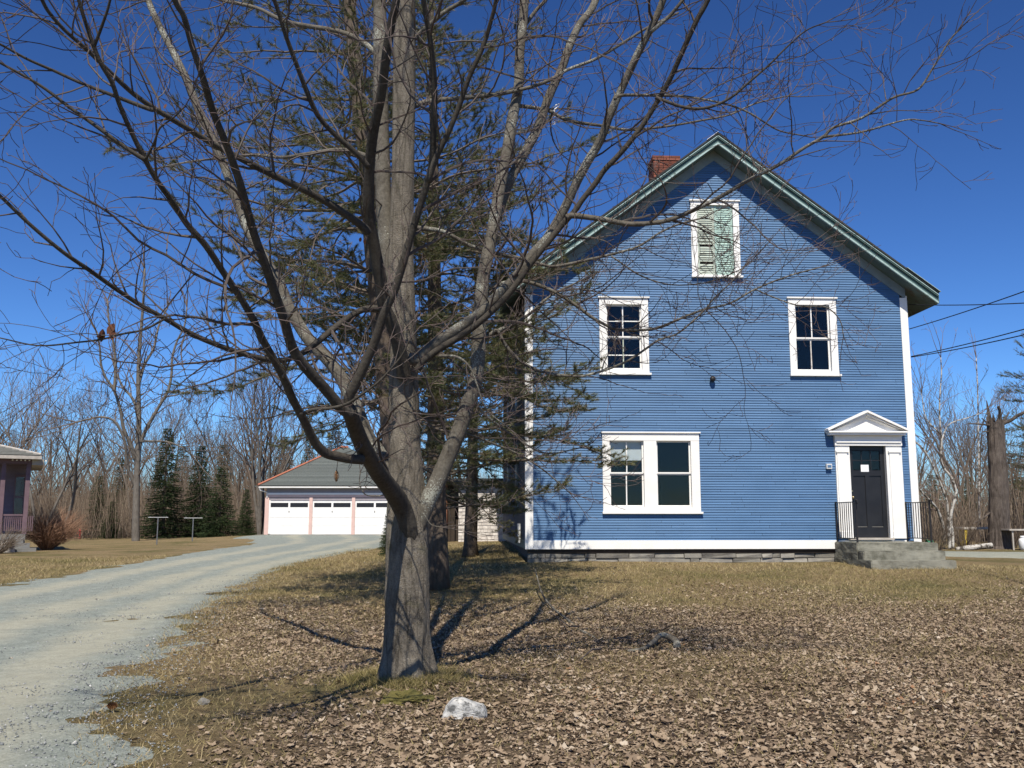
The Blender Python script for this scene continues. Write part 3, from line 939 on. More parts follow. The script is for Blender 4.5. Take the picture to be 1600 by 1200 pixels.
# door leaf
dy = 0.05
st = 0.105
door = MB()
H = dz1 - dz0
zg0, zg1 = dz0 + H * 0.735, dz1 - 0.10
wd = du1 - du0
door.box(du0, du0 + st, dy, dy + 0.045, dz0, dz1); door.box(du1 - st, du1, dy, dy + 0.045, dz0, dz1)
door.box(du0 + st, du1 - st, dy, dy + 0.045, dz0, dz0 + 0.24)
door.box(du0 + st, du1 - st, dy, dy + 0.045, zg0 - 0.13, zg0)
door.box(du0 + st, du1 - st, dy, dy + 0.045, zg1, dz1)
door.box((du0 + du1) / 2 - 0.05, (du0 + du1) / 2 + 0.05, dy, dy + 0.045, dz0 + 0.24, zg0 - 0.13)
do = door.build('door', MT['door'], house)
c = (du0 + du1) / 2
for a, b in ((du0 + st, c - 0.05), (c + 0.05, du1 - st)):
    MB().box(a, b, dy + 0.022, dy + 0.032, dz0 + 0.24, zg0 - 0.13).build('panel', MT['door'], do)
    MB().box(a + 0.006, b - 0.006, dy + 0.008, dy + 0.021, dz0 + 0.242, dz0 + 0.254).build('panel_moulding', MT['stone'], do)
gw = (du1 - du0 - 2 * st)
for i in range(3):
    for k in range(2):
        a = du0 + st + gw * i / 3; zq = zg0 + (zg1 - zg0) * k / 2
        MB().box(a + 0.011, a + gw / 3 - 0.011, dy + 0.018, dy + 0.022, zq + 0.011, zq + (zg1 - zg0) / 2 - 0.011).build('pane', MT['glass'], do)
for i in (1, 2):
    a = du0 + st + gw * i / 3
    MB().box(a - 0.011, a + 0.011, dy + 0.008, dy + 0.036, zg0, zg1).build('muntin', MT['door'], do)
zq = (zg0 + zg1) / 2
MB().box(du0 + st, du1 - st, dy + 0.006, dy + 0.038, zq - 0.011, zq + 0.011).build('muntin', MT['door'], do)
nu0, nz1 = fp(1346, 726); nu1, nz0 = fp(1359, 737)
MB().box(nu0, nu1, dy - 0.004, dy - 0.002, nz0, nz1).build('paper_notice', MT['paper'], do)
k = MB().lathe([(0.012, 0), (0.012, 0.03), (0.03, 0.04), (0.034, 0.06), (0.02, 0.075)], n=12)
k.v = [(x, -z, y) for x, y, z in k.v]
k.build('door_knob', MT['brass'], do, True, loc=(du0 + 0.055, dy, dz0 + 0.93))
MB().lathe([(0.02, 0), (0.02, 0.012)], n=12).build('lock', MT['brass'], do, loc=(du0 + 0.055, dy - 0.005, dz0 + 1.08)).rotation_euler = (R(90), 0, 0)
m = MB(); m.box(du0 - 0.02, du0, 0.012, 0.12, dz0, dz1); m.box(du1, du1 + 0.02, 0.012, 0.12, dz0, dz1); m.box(du0 - 0.02, du1 + 0.02, 0.012, 0.12, dz1, dz1 + 0.02)
m.build('door_jamb', MT['white'], house)
MB().box(du0 - 0.12, du1 + 0.05, -0.16, 0.13, dz0 - 0.055, dz0 - 0.005).build('threshold', MT['pale_wood'], house, bevel=0.006)

# small fixtures on the front and side walls
u0, z1 = fp(1289, 725); u1, z0 = fp(1298, 733)
o = MB().box(u0, u1, -0.10, -0.015, z0, z1).build('bell_box', MT['galv'], house, bevel=0.006)
MB().box(u0 + 0.02, u1 - 0.02, -0.104, -0.1, z0 + 0.03, z1 - 0.03).build('bell_plate', MT['blue'], o)
u, z = fp(1112, 593)
MB().lathe([(0.03, 0.0), (0.03, 0.03), (0.06, 0.05), (0.07, 0.09), (0.055, 0.13), (0.02, 0.145)], n=14).build('wall_lamp', MT['iron'], house, True, loc=(u, -0.012, z)).rotation_euler = (R(90), 0, 0)
MB().box(-0.07, -0.02, 2.2, 2.75, 0.42, 0.9).build('meter_box', MT['galv'], house, bevel=0.006)
for yy in (3.2, 8.6):
    for zz in (zf1 + 0.75, zf1 + 3.4):
        m = MB().box(-0.05, 0.0, yy, yy + 1.05, zz, zz + 1.7)
        o = m.build('window', MT['frieze'], house)
        for k in range(2):
            MB().box(-0.056, -0.0505, yy + 0.12, yy + 0.93, zz + 0.12 + 0.76 * k, zz + 0.82 + 0.76 * k).build('pane', MT['door'], o)

# brick chimney on the left slope
chx0, _ = fp(1021, 260, 2.2); chx1, _ = fp(1062, 260, 2.2)
_, chz = fp(1040, 243, 2.2)
cw = chx1 - chx0
chb = roof_z(chx0) - 0.3
core = MB().box(chx0 + 0.012, chx1 - 0.012, 2.212, 2.2 + cw - 0.012, chb, chz - 0.02).build('chimney', MT['mortar'], house)
bm = {}
zb_, row = chb, 0
bh = 0.0675
while zb_ < chz - 0.01:
    ex = 0.02 if zb_ > chz - 0.17 else 0.0
    ll = cw + 2 * ex
    off = 0.5 if row % 2 else 0.0
    nbk = 3
    L = ll / nbk
    for side in range(4):
        for i in range(nbk + (1 if off else 0)):
            s = max(0, (i - off) * L); e = min(ll, (i + 1 - off) * L)
            if e - s < 0.03: continue
            key = (round(e - s, 3))
            if key not in bm:
                bm[key] = MB().box(-(e - s) / 2 + 0.005, (e - s) / 2 - 0.005, 0.0, 0.05, 0.0, bh - 0.011).mesh('brick', MT['brick'])
            cu, cv = (s + e) / 2 - ll / 2, -ll / 2
            ang = side * math.pi / 2
            ccx, ccy = (chx0 + chx1) / 2, 2.2 + cw / 2
            x = ccx + cu * math.cos(ang) - cv * math.sin(ang)
            y = ccy + cu * math.sin(ang) + cv * math.cos(ang)
            if zb_ > roof_z(x) - 0.15:
                link('brick', bm[key], core, (x, y, zb_), (0, 0, ang))
    zb_ += bh
    row += 1

# concrete steps (own thing) and two iron railings
def hw(u, y, z):
    return H0 + UA * u + NA * y + Vector((0, 0, z))
su0, su1 = fp(1303, 843)[0], fp(1423, 843)[0]
steps = empty('concrete_steps', hw(su0, 0, 0), YAW, 'cracked weathered concrete steps below the black front door', 'steps')
lz = fp(1338 , 848, -1.3)[1]; z2 = fp(1347, 861, -1.62)[1]; z3 = fp(1359, 876, -2.03)[1]
sw = su1 - su0
def slab(x0, x1, y0, y1, z0, z1, seed):
    nx, nz, ny = 14, 4, 6
    m = MB()
    r2 = random.Random(seed)
    def dis(p):
        n = noise.fractal(Vector((p[0] * 3 + seed, p[1] * 3, p[2] * 5)), 0.8, 2.0, 4)
        return (p[0] + 0.012 * n, p[1] + 0.014 * n, p[2] + 0.008 * n)
    import bmesh
    bmm = bmesh.new()
    bmesh.ops.create_cube(bmm, size=1)
    bmesh.ops.scale(bmm, vec=(x1 - x0, y1 - y0, z1 - z0), verts=bmm.verts)
    bmesh.ops.translate(bmm, vec=((x0 + x1) / 2, (y0 + y1) / 2, (z0 + z1) / 2), verts=bmm.verts)
    bmesh.ops.bevel(bmm, geom=bmm.edges[:], offset=0.018, segments=2, affect='EDGES')
    bmesh.ops.subdivide_edges(bmm, edges=[e for e in bmm.edges if e.calc_length() > 0.3], cuts=12, use_grid_fill=True)
    for v in bmm.verts: v.co = dis(v.co)
    me = bpy.data.meshes.new('step')
    bmm.to_mesh(me); bmm.free()
    me.materials.append(MT['concrete'])
    return link('step', me, steps)
slab(0, sw, -1.3, -0.005, z2 - 0.25, lz, 1)
slab(0.01, sw - 0.01, -1.62, -0.02, z3 - 0.2, z2, 2)
slab(-0.01, sw + 0.01, -2.03, -0.03, -0.4, z3, 3)
def railing(u, label):
    r = empty('iron_railing', hw(u, -0.06, lz), YAW, label, 'railing', 'iron railings beside the front door')
    h = 0.90
    MB().box(-0.016, 0.016, -0.02, 0.016, 0, h + 0.02).build('post', MT['iron'], r)
    MB().box(-0.016, 0.016, -1.16, -1.12, 0, h + 0.04).build('post', MT['iron'], r)
    MB().tube([(0, -1.14, h), (0, -1.2, h + 0.035), (0, -1.25, h + 0.02), (0, -1.255, h - 0.03), (0, -1.22, h - 0.045)], [0.014] * 5, 6).build('scroll', MT['iron'], r)
    MB().box(-0.018, 0.018, -1.119, -0.021, h - 0.02, h).build('top_rail', MT['iron'], r)
    MB().box(-0.012, 0.012, -1.119, -0.021, 0.075, 0.095).build('bottom_rail', MT['iron'], r)
    bar = MB().box(-0.0075, 0.0075, -0.0075, 0.0075, 0.095, h - 0.02).mesh('bar', MT['iron'])
    for i in range(8):
        link('bar', bar, r, (0, -0.13 - 0.12 * i, 0))
railing(su0 + 0.06, 'black iron railing left of the front door')
railing(su1 - 0.10, 'black iron railing right of the front door at the house corner')

# ------------------------------------------------------------------ garage
GY = 60.0
g0 = at(414, 838, GY); g1 = at(626, 832, GY)
GZ = gz(-12, 60) + 0.02
GW = g1.x - g0.x
garage = empty('garage', (g0.x, GY, GZ), R(1.5), 'white three door garage with pink trim and slate hip roof', 'garage')
GD = 8.0
ez = 2.78
m = MB().box(0, GW, 0.09, GD, -0.2, ez)
gw_ = m.build('wall', MT['white'], garage)
for i in range(20):
    MB().box(0.02, 0.28, 0.02, 0.09, 0.05 + 0.11 * i, 0.05 + 0.11 * i + 0.106).build('clapboard', MT['white'], gw_) if i < 19 else None
dpx = [(425, 487), (492, 552.5), (557.5, 618)]
for k, (a, b) in enumerate(dpx):
    x0 = (a - 800) / F * 60.3 - g0.x; x1 = (b - 800) / F * 60.3 - g0.x
    d = empty('garage_door', (0, 0, 0)); d.parent = garage
    top = 2.12
    prow = top / 4
    for r in range(4):
        zz0, zz1 = r * prow + 0.006, (r + 1) * prow - 0.006
        if r < 3:
            MB().box(x0, x1, 0.05, 0.085, zz0, zz1).build('panel', MT['white'], d, bevel=0.008)
        else:
            mm = MB()
            c = (x0 + x1) / 2
            mm.box(x0, x1, 0.05, 0.085, zz0, zz0 + 0.10); mm.box(x0, x1, 0.05, 0.085, zz1 - 0.14, zz1)
            for u in (x0, c - 0.06, x1 - 0.09):
                mm.box(u, u + (0.12 if u == c - 0.06 else 0.09), 0.05, 0.085, zz0 + 0.10, zz1 - 0.14)
            mm.build('panel', MT['white'], d)
            for (u, v) in ((x0 + 0.09, c - 0.06), (c + 0.06, x1 - 0.09)):
                MB().box(u, v, 0.07, 0.084, zz0 + 0.10, zz1 - 0.14).build('pane', MT['door'], d)
    MB().box((x0 + x1) / 2 - 0.02, (x0 + x1) / 2 + 0.02, 0.02, 0.05, prow * 2.6, prow * 2.6 + 0.1).build('handle', MT['iron'], d)
    MB().box(x0, x1, 0.02, 0.088, top, top + 0.2).build('header_board', MT['pale_mauve'], garage)
xe = [((p - 800) / F * 60.3 - g0.x) for p in (419, 425, 487, 492, 552.5, 557.5, 618, 624)]
for i in range(0, 8, 2):
    MB().box(xe[i], xe[i + 1], -0.02, 0.089, 0, 2.32).build('door_post', MT['pink'], garage)
MB().box(0.0, 0.09, -0.025, 0.089, 0, 2.48).build('corner_board', MT['pink'], garage)
MB().box(0.09, GW, -0.03, 0.089, 2.321, 2.48).build('lintel', MT['pink'], garage)
MB().box(0.0, GW, -0.05, 0.089, 2.481, 2.60).build('frieze_board', MT['white'], garage)
MB().box(0.0, GW, 0.0, 0.089, 2.601, 2.99).build('upper_wall', MT['pale_mauve'], garage)
MB().tube([(-0.4, -0.42, 2.93), (GW + 0.3, -0.42, 2.93)], [0.05, 0.05], 8).build('gutter', MT['white'], garage)
MB().tube([(-0.36, -0.42, 2.90), (-0.33, -0.36, 2.75), (0.05, -0.05, 2.62), (0.05, -0.06, 2.3)], [0.035] * 4, 6).build('downpipe', MT['white'], garage)
# hip roof in slate courses
rise, over = 2.75, 0.45
x0, x1, y0, y1 = -over, GW + over, -over, GD + over
hy = (y0 + y1) / 2
run = hy - y0
base = MB()
apz = ez + 0.25 + rise
base.add([(x0, y0, ez + 0.2), (x1, y0, ez + 0.2), (x1, y1, ez + 0.2), (x0, y1, ez + 0.2), (x0 + run, hy, apz - 0.06), (x1 - run, hy, apz - 0.06)],
         [(3, 2, 1, 0), (0, 1, 5, 4), (1, 2, 5), (2, 3, 4, 5), (3, 0, 4)])
ro = base.build('roof', MT['dark_wood'], garage)
nc = 26
for i in range(nc):
    t0, t1 = i / nc, (i + 1.15) / nc
    t1 = min(t1, 0.995)
    za, zb2 = ez + 0.25 + rise * t0, ez + 0.25 + rise * t1
    ya, yb = y0 + run * t0, y0 + run * t1
    xa, xb = x0 + run * t0, x1 - run * t0
    xc, xd = x0 + run * t1, x1 - run * t1
    m = MB()
    n = 32
    rr = random.Random(100 + i)
    # individually cut slates of one course, one strip
    m.hexa([(xa, ya, za), (xb, ya, za), (xd, yb, zb2 - 0.01), (xc, yb, zb2 - 0.01), (xa, ya, za + 0.022), (xb, ya, za + 0.022), (xd, yb, zb2), (xc, yb, zb2)])
    m.build('slate_course', MT['slate'], ro)
MB().tube([(x0, y0, ez + 0.29), (x0 + run, hy, apz + 0.02)], [0.08, 0.08], 6).build('hip_cap', MT['copper'], ro)
MB().tube([(x0 + run, hy, apz + 0.02), (x1 - run, hy, apz + 0.02)], [0.08, 0.08], 6).build('ridge_cap', MT['copper'], ro)
MB().box(-0.3, GW + 0.3, -1.3, 0.0, -0.12, 0.0).build('apron', MT['concrete'], garage)

# ------------------------------------------------------------------ neighbour's porch at the left edge
NY = 41.0
pB = at(38, 858, NY)
NZ = gz(pB.x, NY)
nh = empty('neighbour_house', (pB.x, NY, NZ), R(27), 'lavender house porch with grey roof at the left edge', 'house')
def nu(px): return (px - 38) / F * NY * 1.005
def nz_(py, y=0): return at(38, py, NY + y).z - NZ
ezn = nz_(714)
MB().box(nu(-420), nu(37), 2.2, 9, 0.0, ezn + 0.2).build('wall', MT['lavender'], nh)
wn = nh.children[-1]
for i in range(28):
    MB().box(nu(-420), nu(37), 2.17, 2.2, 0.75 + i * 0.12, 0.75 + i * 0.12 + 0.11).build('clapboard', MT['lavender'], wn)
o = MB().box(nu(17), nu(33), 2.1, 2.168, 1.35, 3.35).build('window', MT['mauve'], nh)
for k in range(2):
    MB().box(nu(19), nu(31), 2.09, 2.098, 1.45 + 0.93 * k, 2.3 + 0.93 * k).build('pane', MT['glass'], o)
MB().box(nu(-420), nu(38), 0.0, 2.3, 0.3, 0.72).build('porch_floor', MT['step_wood'], nh)
for px in (2, 36):
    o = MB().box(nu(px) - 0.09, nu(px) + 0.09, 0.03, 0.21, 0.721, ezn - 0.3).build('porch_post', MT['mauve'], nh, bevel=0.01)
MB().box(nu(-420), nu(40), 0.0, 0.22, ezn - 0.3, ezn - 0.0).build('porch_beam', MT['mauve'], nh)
for i in range(9):
    o = MB().box(nu(12) + i * 0.16, nu(12) + i * 0.16 + 0.06, -0.012, -0.002, ezn - 0.18, ezn - 0.12).build('beam_bead', MT['white'], nh)
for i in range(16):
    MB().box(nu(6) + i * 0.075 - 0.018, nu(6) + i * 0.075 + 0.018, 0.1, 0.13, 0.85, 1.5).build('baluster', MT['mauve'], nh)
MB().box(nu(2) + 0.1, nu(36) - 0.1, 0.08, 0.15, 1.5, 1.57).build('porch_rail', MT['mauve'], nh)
for k in range(3):
    MB().box(nu(-20), nu(36 + 9 * k), -0.32 * (k + 1), -0.32 * k - 0.002, 0.0, 0.56 - 0.2 * k).build('step', MT['step_wood'], nh, bevel=0.008)
# roof
re = nu(52)
m = MB()
m.add([(nu(-430), -0.5, ezn + 0.05), (re, -0.5, ezn + 0.05), (re - 4.4, 5.0, ezn + 1.35), (nu(-430), 5.0, ezn + 1.35), (re, 10, ezn + 0.05),
       (nu(-430), -0.5, ezn - 0.08), (re, -0.5, ezn - 0.08), (re, 10, ezn - 0.08), (nu(-430), 10, ezn - 0.08), (nu(-430), 10, ezn + 0.05)],
      [(0, 1, 2, 3), (1, 4, 2), (5, 6, 1, 0), (6, 7, 4, 1), (8, 7, 6, 5), (4, 9, 3, 2), (7, 8, 9, 4)])
ro = m.build('roof', MT['grey_roof'], nh)
MB().tube([(re, -0.5, ezn + 0.08), (re - 4.4, 5.0, ezn + 1.354)], [0.06, 0.06], 6).build('hip_cap', MT['pale_wood'], ro)
for i in range(16):
    t = i / 16
    MB().box(nu(-430), re - 4.4 * t - 0.02, -0.52 + 5.5 * t, -0.40 + 5.5 * t, ezn + 0.05 + 1.30 * t, ezn + 0.078 + 1.30 * t).build('shingle_course', MT['grey_roof'], ro)
MB().box(nu(-430), re + 0.02, -0.53, -0.505, ezn - 0.12, ezn + 0.02).build('eave_board', MT['pale_wood'], nh)
MB().box(nu(40), nu(56), -0.1, 5, ezn - 0.35, ezn - 0.1).build('eave_return', MT['pale_wood'], nh)
p = at(7, 856, NY - 1.6)
o = MB().hexa([(-.45, -.2, 0), (.45, -.2, 0), (.45, .2, 0), (-.45, .2, 0), (-.4, -.17, .45), (.42, -.18, .5), (.4, .18, .48), (-.42, .18, .44)]).build('stone_block', MT['pale_wood'], loc=(p.x - .2, NY - 1.4, gz(p.x, NY - 1.4) - 0.03), bevel=0.04)
tag(o, 'pale stone block beside the grey porch steps', 'stone')

# ------------------------------------------------------------------ whitewashed shed behind the house
SY = 36.5
s0 = at(716, 845, SY); s1 = at(790, 845, SY)
sz = gz(s0.x, SY) - 0.03
shed = empty('shed', (s0.x, SY, sz), YAW, 'small shed with peeling whitewashed board wall behind the blue house', 'shed')
sh_h = at(750, 752, SY).z - sz
m = MB().box(0, 2.6, 0.04, 3.5, 0.0, sh_h).build('wall', MT['dark_wood'], shed)
rr = random.Random(8)
zz = 0.0
while zz < sh_h - 0.02:
    h = 0.13
    x = 0.0
    while x < 2.55:
        ww = rr.uniform(0.10, 0.22)
        x1_ = min(2.6, x + ww)
        y_ = rr.uniform(-0.006, 0.006)
        MB().hexa([(x + .003, -0.022 + y_, zz), (x1_ - .003, -0.022 + y_, zz), (x1_ - .003, 0.038, zz), (x + .003, 0.038, zz), (x + .003, -0.004 + y_, zz + h), (x1_ - .003, -0.004 + y_, zz + h), (x1_ - .003, 0.038, zz + h), (x + .003, 0.038, zz + h)]).build('shingle', MT['peeling'], m)
        x = x1_
    zz += h
MB().box(-1.2, 2.9, -0.35, 3.8, sh_h + 0.0, sh_h + 0.10).build('roof', MT['roof_edge'], shed)
MB().box(-0.92, -0.002, 0.7, 3.4, 0.0, sh_h - 0.01).build('doorway', MT['dark_wood'], shed)
for q in (-0.62, -0.5):
    MB().box(q, q + 0.07, -0.02, 0.1, 0.0, sh_h - 0.01).build('door_post', MT['rust_wood'], shed)
for i in range(2):
    MB().box(-0.45 + 0.16 * i, -0.30 + 0.16 * i, 0.3 + 0.04 * i, 0.34 + 0.04 * i, 0.02, sh_h - 0.5).build('door_board', MT['dark_wood'], shed)

# ------------------------------------------------------------------ clothes poles, red hydrant post
def tpole(px, pyb, pyt, Y, label):
    b = at(px, pyb, Y); zb = gz(b.x, Y)
    h = at(px, pyt, Y).z - zb
    r = empty('clothes_pole', (b.x, Y, zb), R(6), label, 'clothes pole', 'clothesline poles on the lawn')
    MB().tube([(0, 0, -0.2), (0, 0, h)], [0.034, 0.03], 8).build('post', MT['metal'], r)
    MB().tube([(-0.52, 0, h + 0.02), (0.52, 0, h + 0.02)], [0.018, 0.018], 8).build('cross_arm', MT['metal'], r)
    for s in (-.42, .42):
        MB().tube([(s, 0, h), (s, 0, h + 0.09)], [0.012, 0.012], 5).build('line_hook', MT['metal'], r)
    return Vector((b.x, Y, zb + h + 0.08))
c1 = tpole(244.5, 857, 809, 51, 'grey metal clothes pole nearer to the big bare tree')
c2 = tpole(300, 852.5, 810, 55, 'grey metal clothes pole in front of the two right spruces')
p = on_ground(124, 838)
p = Vector((at(124, 838, 74).x, 74, 0)); p.z = gz(p.x, p.y)
r = empty('red_standpipe', p, 0, 'small red standpipe at the edge of the woods', 'standpipe')
r.scale = (0.7, 0.7, 0.7)
MB().lathe([(0.16, 0), (0.16, 0.08), (0.11, 0.1), (0.11, 0.75), (0.15, 0.77), (0.15, 0.84), (0.10, 1.0), (0.02, 1.08)], n=12).build('body', MT['red'], r, True)
MB().tube([(-0.24, 0, 0.62), (0.24, 0, 0.62)], [0.06, 0.06], 8).build('outlet', MT['red'], r)

# ------------------------------------------------------------------ overhead wires at the right
def wire(pa, pb, ya, yb, sag, label):
    a, b = at(*pa, ya), at(*pb, yb)
    d = b - a
    b = a + d * 2.2
    pts = []
    for i in range(25):
        t = i / 24
        q = a.lerp(b, t); q.z -= sag * 4 * t * (1 - t)
        pts.append(q)
    o = MB().tube(pts, [0.011] * 25, 5).build('overhead_wire', MT['wire'], origin=a, loc=a)
    tag(o, label, 'wire', 'overhead wires right of the blue house')
wire((1421, 476), (1600, 464), 22.6, 17.5, 0.12, 'highest nearly level black wire below the right eave')
wire((1421, 514), (1600, 447), 22.6, 17.0, 0.10, 'steep black wire crossing the upper level wire')
wire((1424, 557), (1600, 506), 22.6, 17.0, 0.10, 'upper of the two lowest thin wires at the right')
wire((1424, 558), (1600, 513), 22.7, 17.0, 0.12, 'lowest thin black wire at the right')

# ------------------------------------------------------------------ yard things at the right edge
p = Vector((at(1530, 850, 33).x, 33, 0)); p.z = gz(p.x, p.y)
t = empty('plank_bench', p, R(8), 'low plank bench on yellow legs beside the broken trunk', 'bench')
MB().box(-0.75, 0.75, -0.2, 0.2, 0.62, 0.70).build('plank', MT['pale_wood'], t, bevel=0.008)
for s in (-0.62, 0.55):
    MB().box(s, s + 0.1, -0.17, 0.17, -0.05, 0.619).build('leg', MT['yellow'], t)
p = Vector((at(1525, 860, 30.6).x, 30.6, 0)); p.z = gz(p.x, p.y)
o = MB().tube([(-0.6, 0.1, 0.03), (-0.25, 0.02, 0.07), (0.15, 0, 0.11), (0.5, -0.05, 0.15)], [0.06, 0.08, 0.09, 0.09], 9).build('bleached_log', MT['birch'], loc=p, smooth=False)
tag(o, 'pale bleached log lying at the far edge of the gravel', 'log')
p = Vector((at(1595, 858, 31).x, 31, 0)); p.z = gz(p.x, p.y)
t = empty('yard_table', p, 0, 'small pale table at the right edge beside the broken trunk', 'table')
MB().box(-0.5, 0.9, -0.35, 0.35, 0.62, 0.67).build('table_top', MT['pale_wood'], t, bevel=0.006)
for s in (-0.4, 0.78):
    for q in (-0.3, 0.26):
        MB().box(s, s + 0.045, q, q + 0.045, -0.03, 0.619).build('leg', MT['pale_wood'], t)
t2 = empty('gas_cylinder', p + Vector((-0.02, -0.25, 0)), 0, 'white gas cylinder standing under the small table', 'gas cylinder')
t2.location.z = gz(p.x, p.y - .25)
MB().lathe([(0.11, 0), (0.12, 0.03), (0.155, 0.07), (0.155, 0.30), (0.13, 0.37), (0.05, 0.40)], n=16).build('tank', MT['white_plastic'], t2, True)
MB().lathe([(0.10, 0.385), (0.10, 0.46), (0.09, 0.46), (0.09, 0.39)], n=16).build('collar', MT['white_plastic'], t2, True)
p = at(1444, 832, 25.2)
o = empty('reel_stand', Vector((p.x, 25.2, gz(p.x, 25.2))), 0, 'small green garden reel behind the right railing', 'garden reel')
o.scale = (0.6, 0.6, 0.6)
MB().lathe([(0.16, -0.02), (0.16, 0.0), (0.09, 0.005), (0.09, 0.19), (0.16, 0.195), (0.16, 0.215)], n=14).build('drum', MT['green_box'], o).matrix_local = Matrix.Translation((0.1, 0, 0.62)) @ Matrix.Rotation(R(90), 4, 'Y')
for s in (0.05, 0.35):
    MB().tube([(s, -0.2, -.02), (s, 0, 0.62), (s, 0.2, -.02)], [0.018] * 3, 6).build('leg', MT['green_box'], o)

# ------------------------------------------------------------------ tree tools
def catmull(P, seg):
    """P list of tuples (any length), returns densified list"""
    P = [np.array(p, float) for p in P]
    Q = [2 * P[0] - P[1]] + P + [2 * P[-1] - P[-2]]
    out = []
    for i in range(1, len(Q) - 2):
        a, b, c, d = Q[i - 1], Q[i], Q[i + 1], Q[i + 2]
        for k in range(seg):
            t = k / seg
            out.append(0.5 * ((2 * b) + (-a + c) * t + (2 * a - 5 * b + 4 * c - d) * t * t + (-a + 3 * b - 3 * c + d) * t ** 3))
    out.append(P[-1])
    return out

def rvec(rg):
    while True:
        v = Vector((rg.uniform(-1, 1), rg.uniform(-1, 1), rg.uniform(-1, 1)))
        if 0.05 < v.length < 1: return v.normalized()

def side_dir(d, ang, rg, flat=0.5, up=0.15):
    ax = d.cross(rvec(rg))
    if ax.length < 1e-4: ax = Vector((0, 0, 1))
    v = Matrix.Rotation(ang, 3, ax.normalized()) @ d
    v.z = v.z * (1 - flat) + d.z * flat * 0.4 + up
    return v.normalized()

def grow(p, d, L, r, lvl, rg, out, spec):
    """random walk branch; out gets (points, radii, level)"""
    n = max(3, int(L / spec['step'][min(lvl, len(spec['step']) - 1)]))
    st = L / n
    pts, rads = [p.copy()], [r]
    wob = spec['wob'][min(lvl, len(spec['wob']) - 1)]
    drift = rvec(rg) * wob * 0.45
    rmin = spec['rmin']
    for i in range(n):
        d = (d + rvec(rg) * wob + drift + Vector((0, 0, spec['up'][min(lvl, len(spec['up']) - 1)]))).normalized()
        p = p + d * st
        t = (i + 1) / n
        pts.append(p.copy())
        rads.append(max(rmin, r * (1 - 0.82 * t)))
        if lvl < spec['max'] and t > spec['t0'] and i < n:
            k = spec['kids'][min(lvl, len(spec['kids']) - 1)] * st
            while rg.random() < k:
                k -= 1
                cl = L * (1.05 - t * 0.7) * rg.uniform(*spec['len'])
                cl = max(cl, spec['lmin'])
                grow(p, side_dir(d, R(rg.uniform(*spec['ang'])), rg, spec['flat'], spec['cup']), cl, max(rmin, rads[-1] * rg.uniform(0.45, 0.7)), lvl + 1, rg, out, spec)
    out.append((pts, rads, lvl))

def tubes_to(out, mb_for, sides=(6, 5, 4, 3, 3)):
    for pts, rads, lvl in out:
        mb_for(lvl, rads).tube(pts, rads, sides[min(lvl, len(sides) - 1)], cap=False)

# ------------------------------------------------------------------ the big maple in front
rg = random.Random(21)
TB = at(633, 1086, 8.8); TB.z = gz(TB.x, TB.y) - 0.02
maple = empty('maple_tree', TB, 0, 'large bare maple with a thick trunk and spreading limbs in front', 'tree')

def trace(pts, w0, w1, ys, seg=5, power=0.8):
    """photo polyline -> 3D points and radii; ys = depth at a few fractions along the line"""
    n = len(pts)
    cum = [0]
    for i in range(1, n): cum.append(cum[-1] + math.dist(pts[i], pts[i - 1]))
    T = [c / cum[-1] for c in cum]
    yy = np.interp(T, np.linspace(0, 1, len(ys)), ys)
    D = catmull([(p[0], p[1], y, t) for p, y, t in zip(pts, yy, T)], seg)
    P, Rr = [], []
    for x, y, Y, t in D:
        q = at(x, y, Y)
        P.append(q)
        wpx = w0 + (w1 - w0) * (min(max(t, 0), 1) ** power)
        Rr.append(wpx * 0.5 * depth_of(q) / F)
    return P, Rr

# trunk with ridged bark and root flare
tr = [(633, 1112, 108), (633, 1098, 88), (633, 1080, 80), (633, 1045, 76), (634, 1000, 73.5), (636, 950, 71), (636, 900, 70), (636, 850, 67), (636, 800, 64), (635, 750, 57), (633, 700, 52), (632, 650, 50), (631, 600, 48), (631, 550, 44), (630, 500, 42), (627, 440, 43),
      (626, 400, 42), (628, 330, 39), (630, 250, 37), (631, 150, 37), (632, 50, 36), (632, 0, 35), (634, -150, 29), (640, -350, 22), (646, -600, 14), (652, -900, 7)]
Dn = catmull(tr, 10)
P = [at(x, y, 8.8) for x, y, w_ in Dn]
Rr = [w_ * 0.475 * depth_of(q) / F for (x, y, w_), q in zip(Dn, P)]
def trunk_wob(i, k, p):
    a = math.atan2(p.y - TB.y, p.x - TB.x)
    h = p.z - TB.z
    n1 = noise.noise(Vector((math.cos(a) * 9.5, math.sin(a) * 9.5, h * 1.6)))
    n2 = noise.noise(Vector((math.cos(a) * 20, math.sin(a) * 20, h * 3.4 + 9)))
    n3 = noise.noise(Vector((math.cos(a) * 1.3, math.sin(a) * 1.3, h * 0.8 + 4)))
    low = max(0.25, min(1, (4.2 - h) / 3.0))
    fl = max(0, 0.55 - h) ** 1.5 * 0.55 * (math.sin(a * 5 + 1.0) + 0.5 * math.sin(a * 8 + 2)) + max(0, 0.3 - h) * 0.55
    return 1 + low * (0.055 * (1 - abs(n1) * 2.2) + 0.04 * n2 + 0.02 * noise.noise(p * 22)) + 0.05 * n3 + fl
m = MB().tube(P, Rr, 64, wob=trunk_wob)
m.build('trunk', MT['maple_bark'], maple, True, origin=TB)

limbs = []   # (points px, w0, w1, depths)
def L_(pts, w0, w1, ys): limbs.append((pts, w0 * 0.92, w1, ys))
# codominant left stem
L_([(628, 520), (618, 470), (608, 410), (601, 330), (597, 250), (595, 150), (594, 50), (593, 0), (588, -150), (578, -400), (570, -700)], 34, 10, [8.85, 8.95, 9.0, 9.1, 9.1])
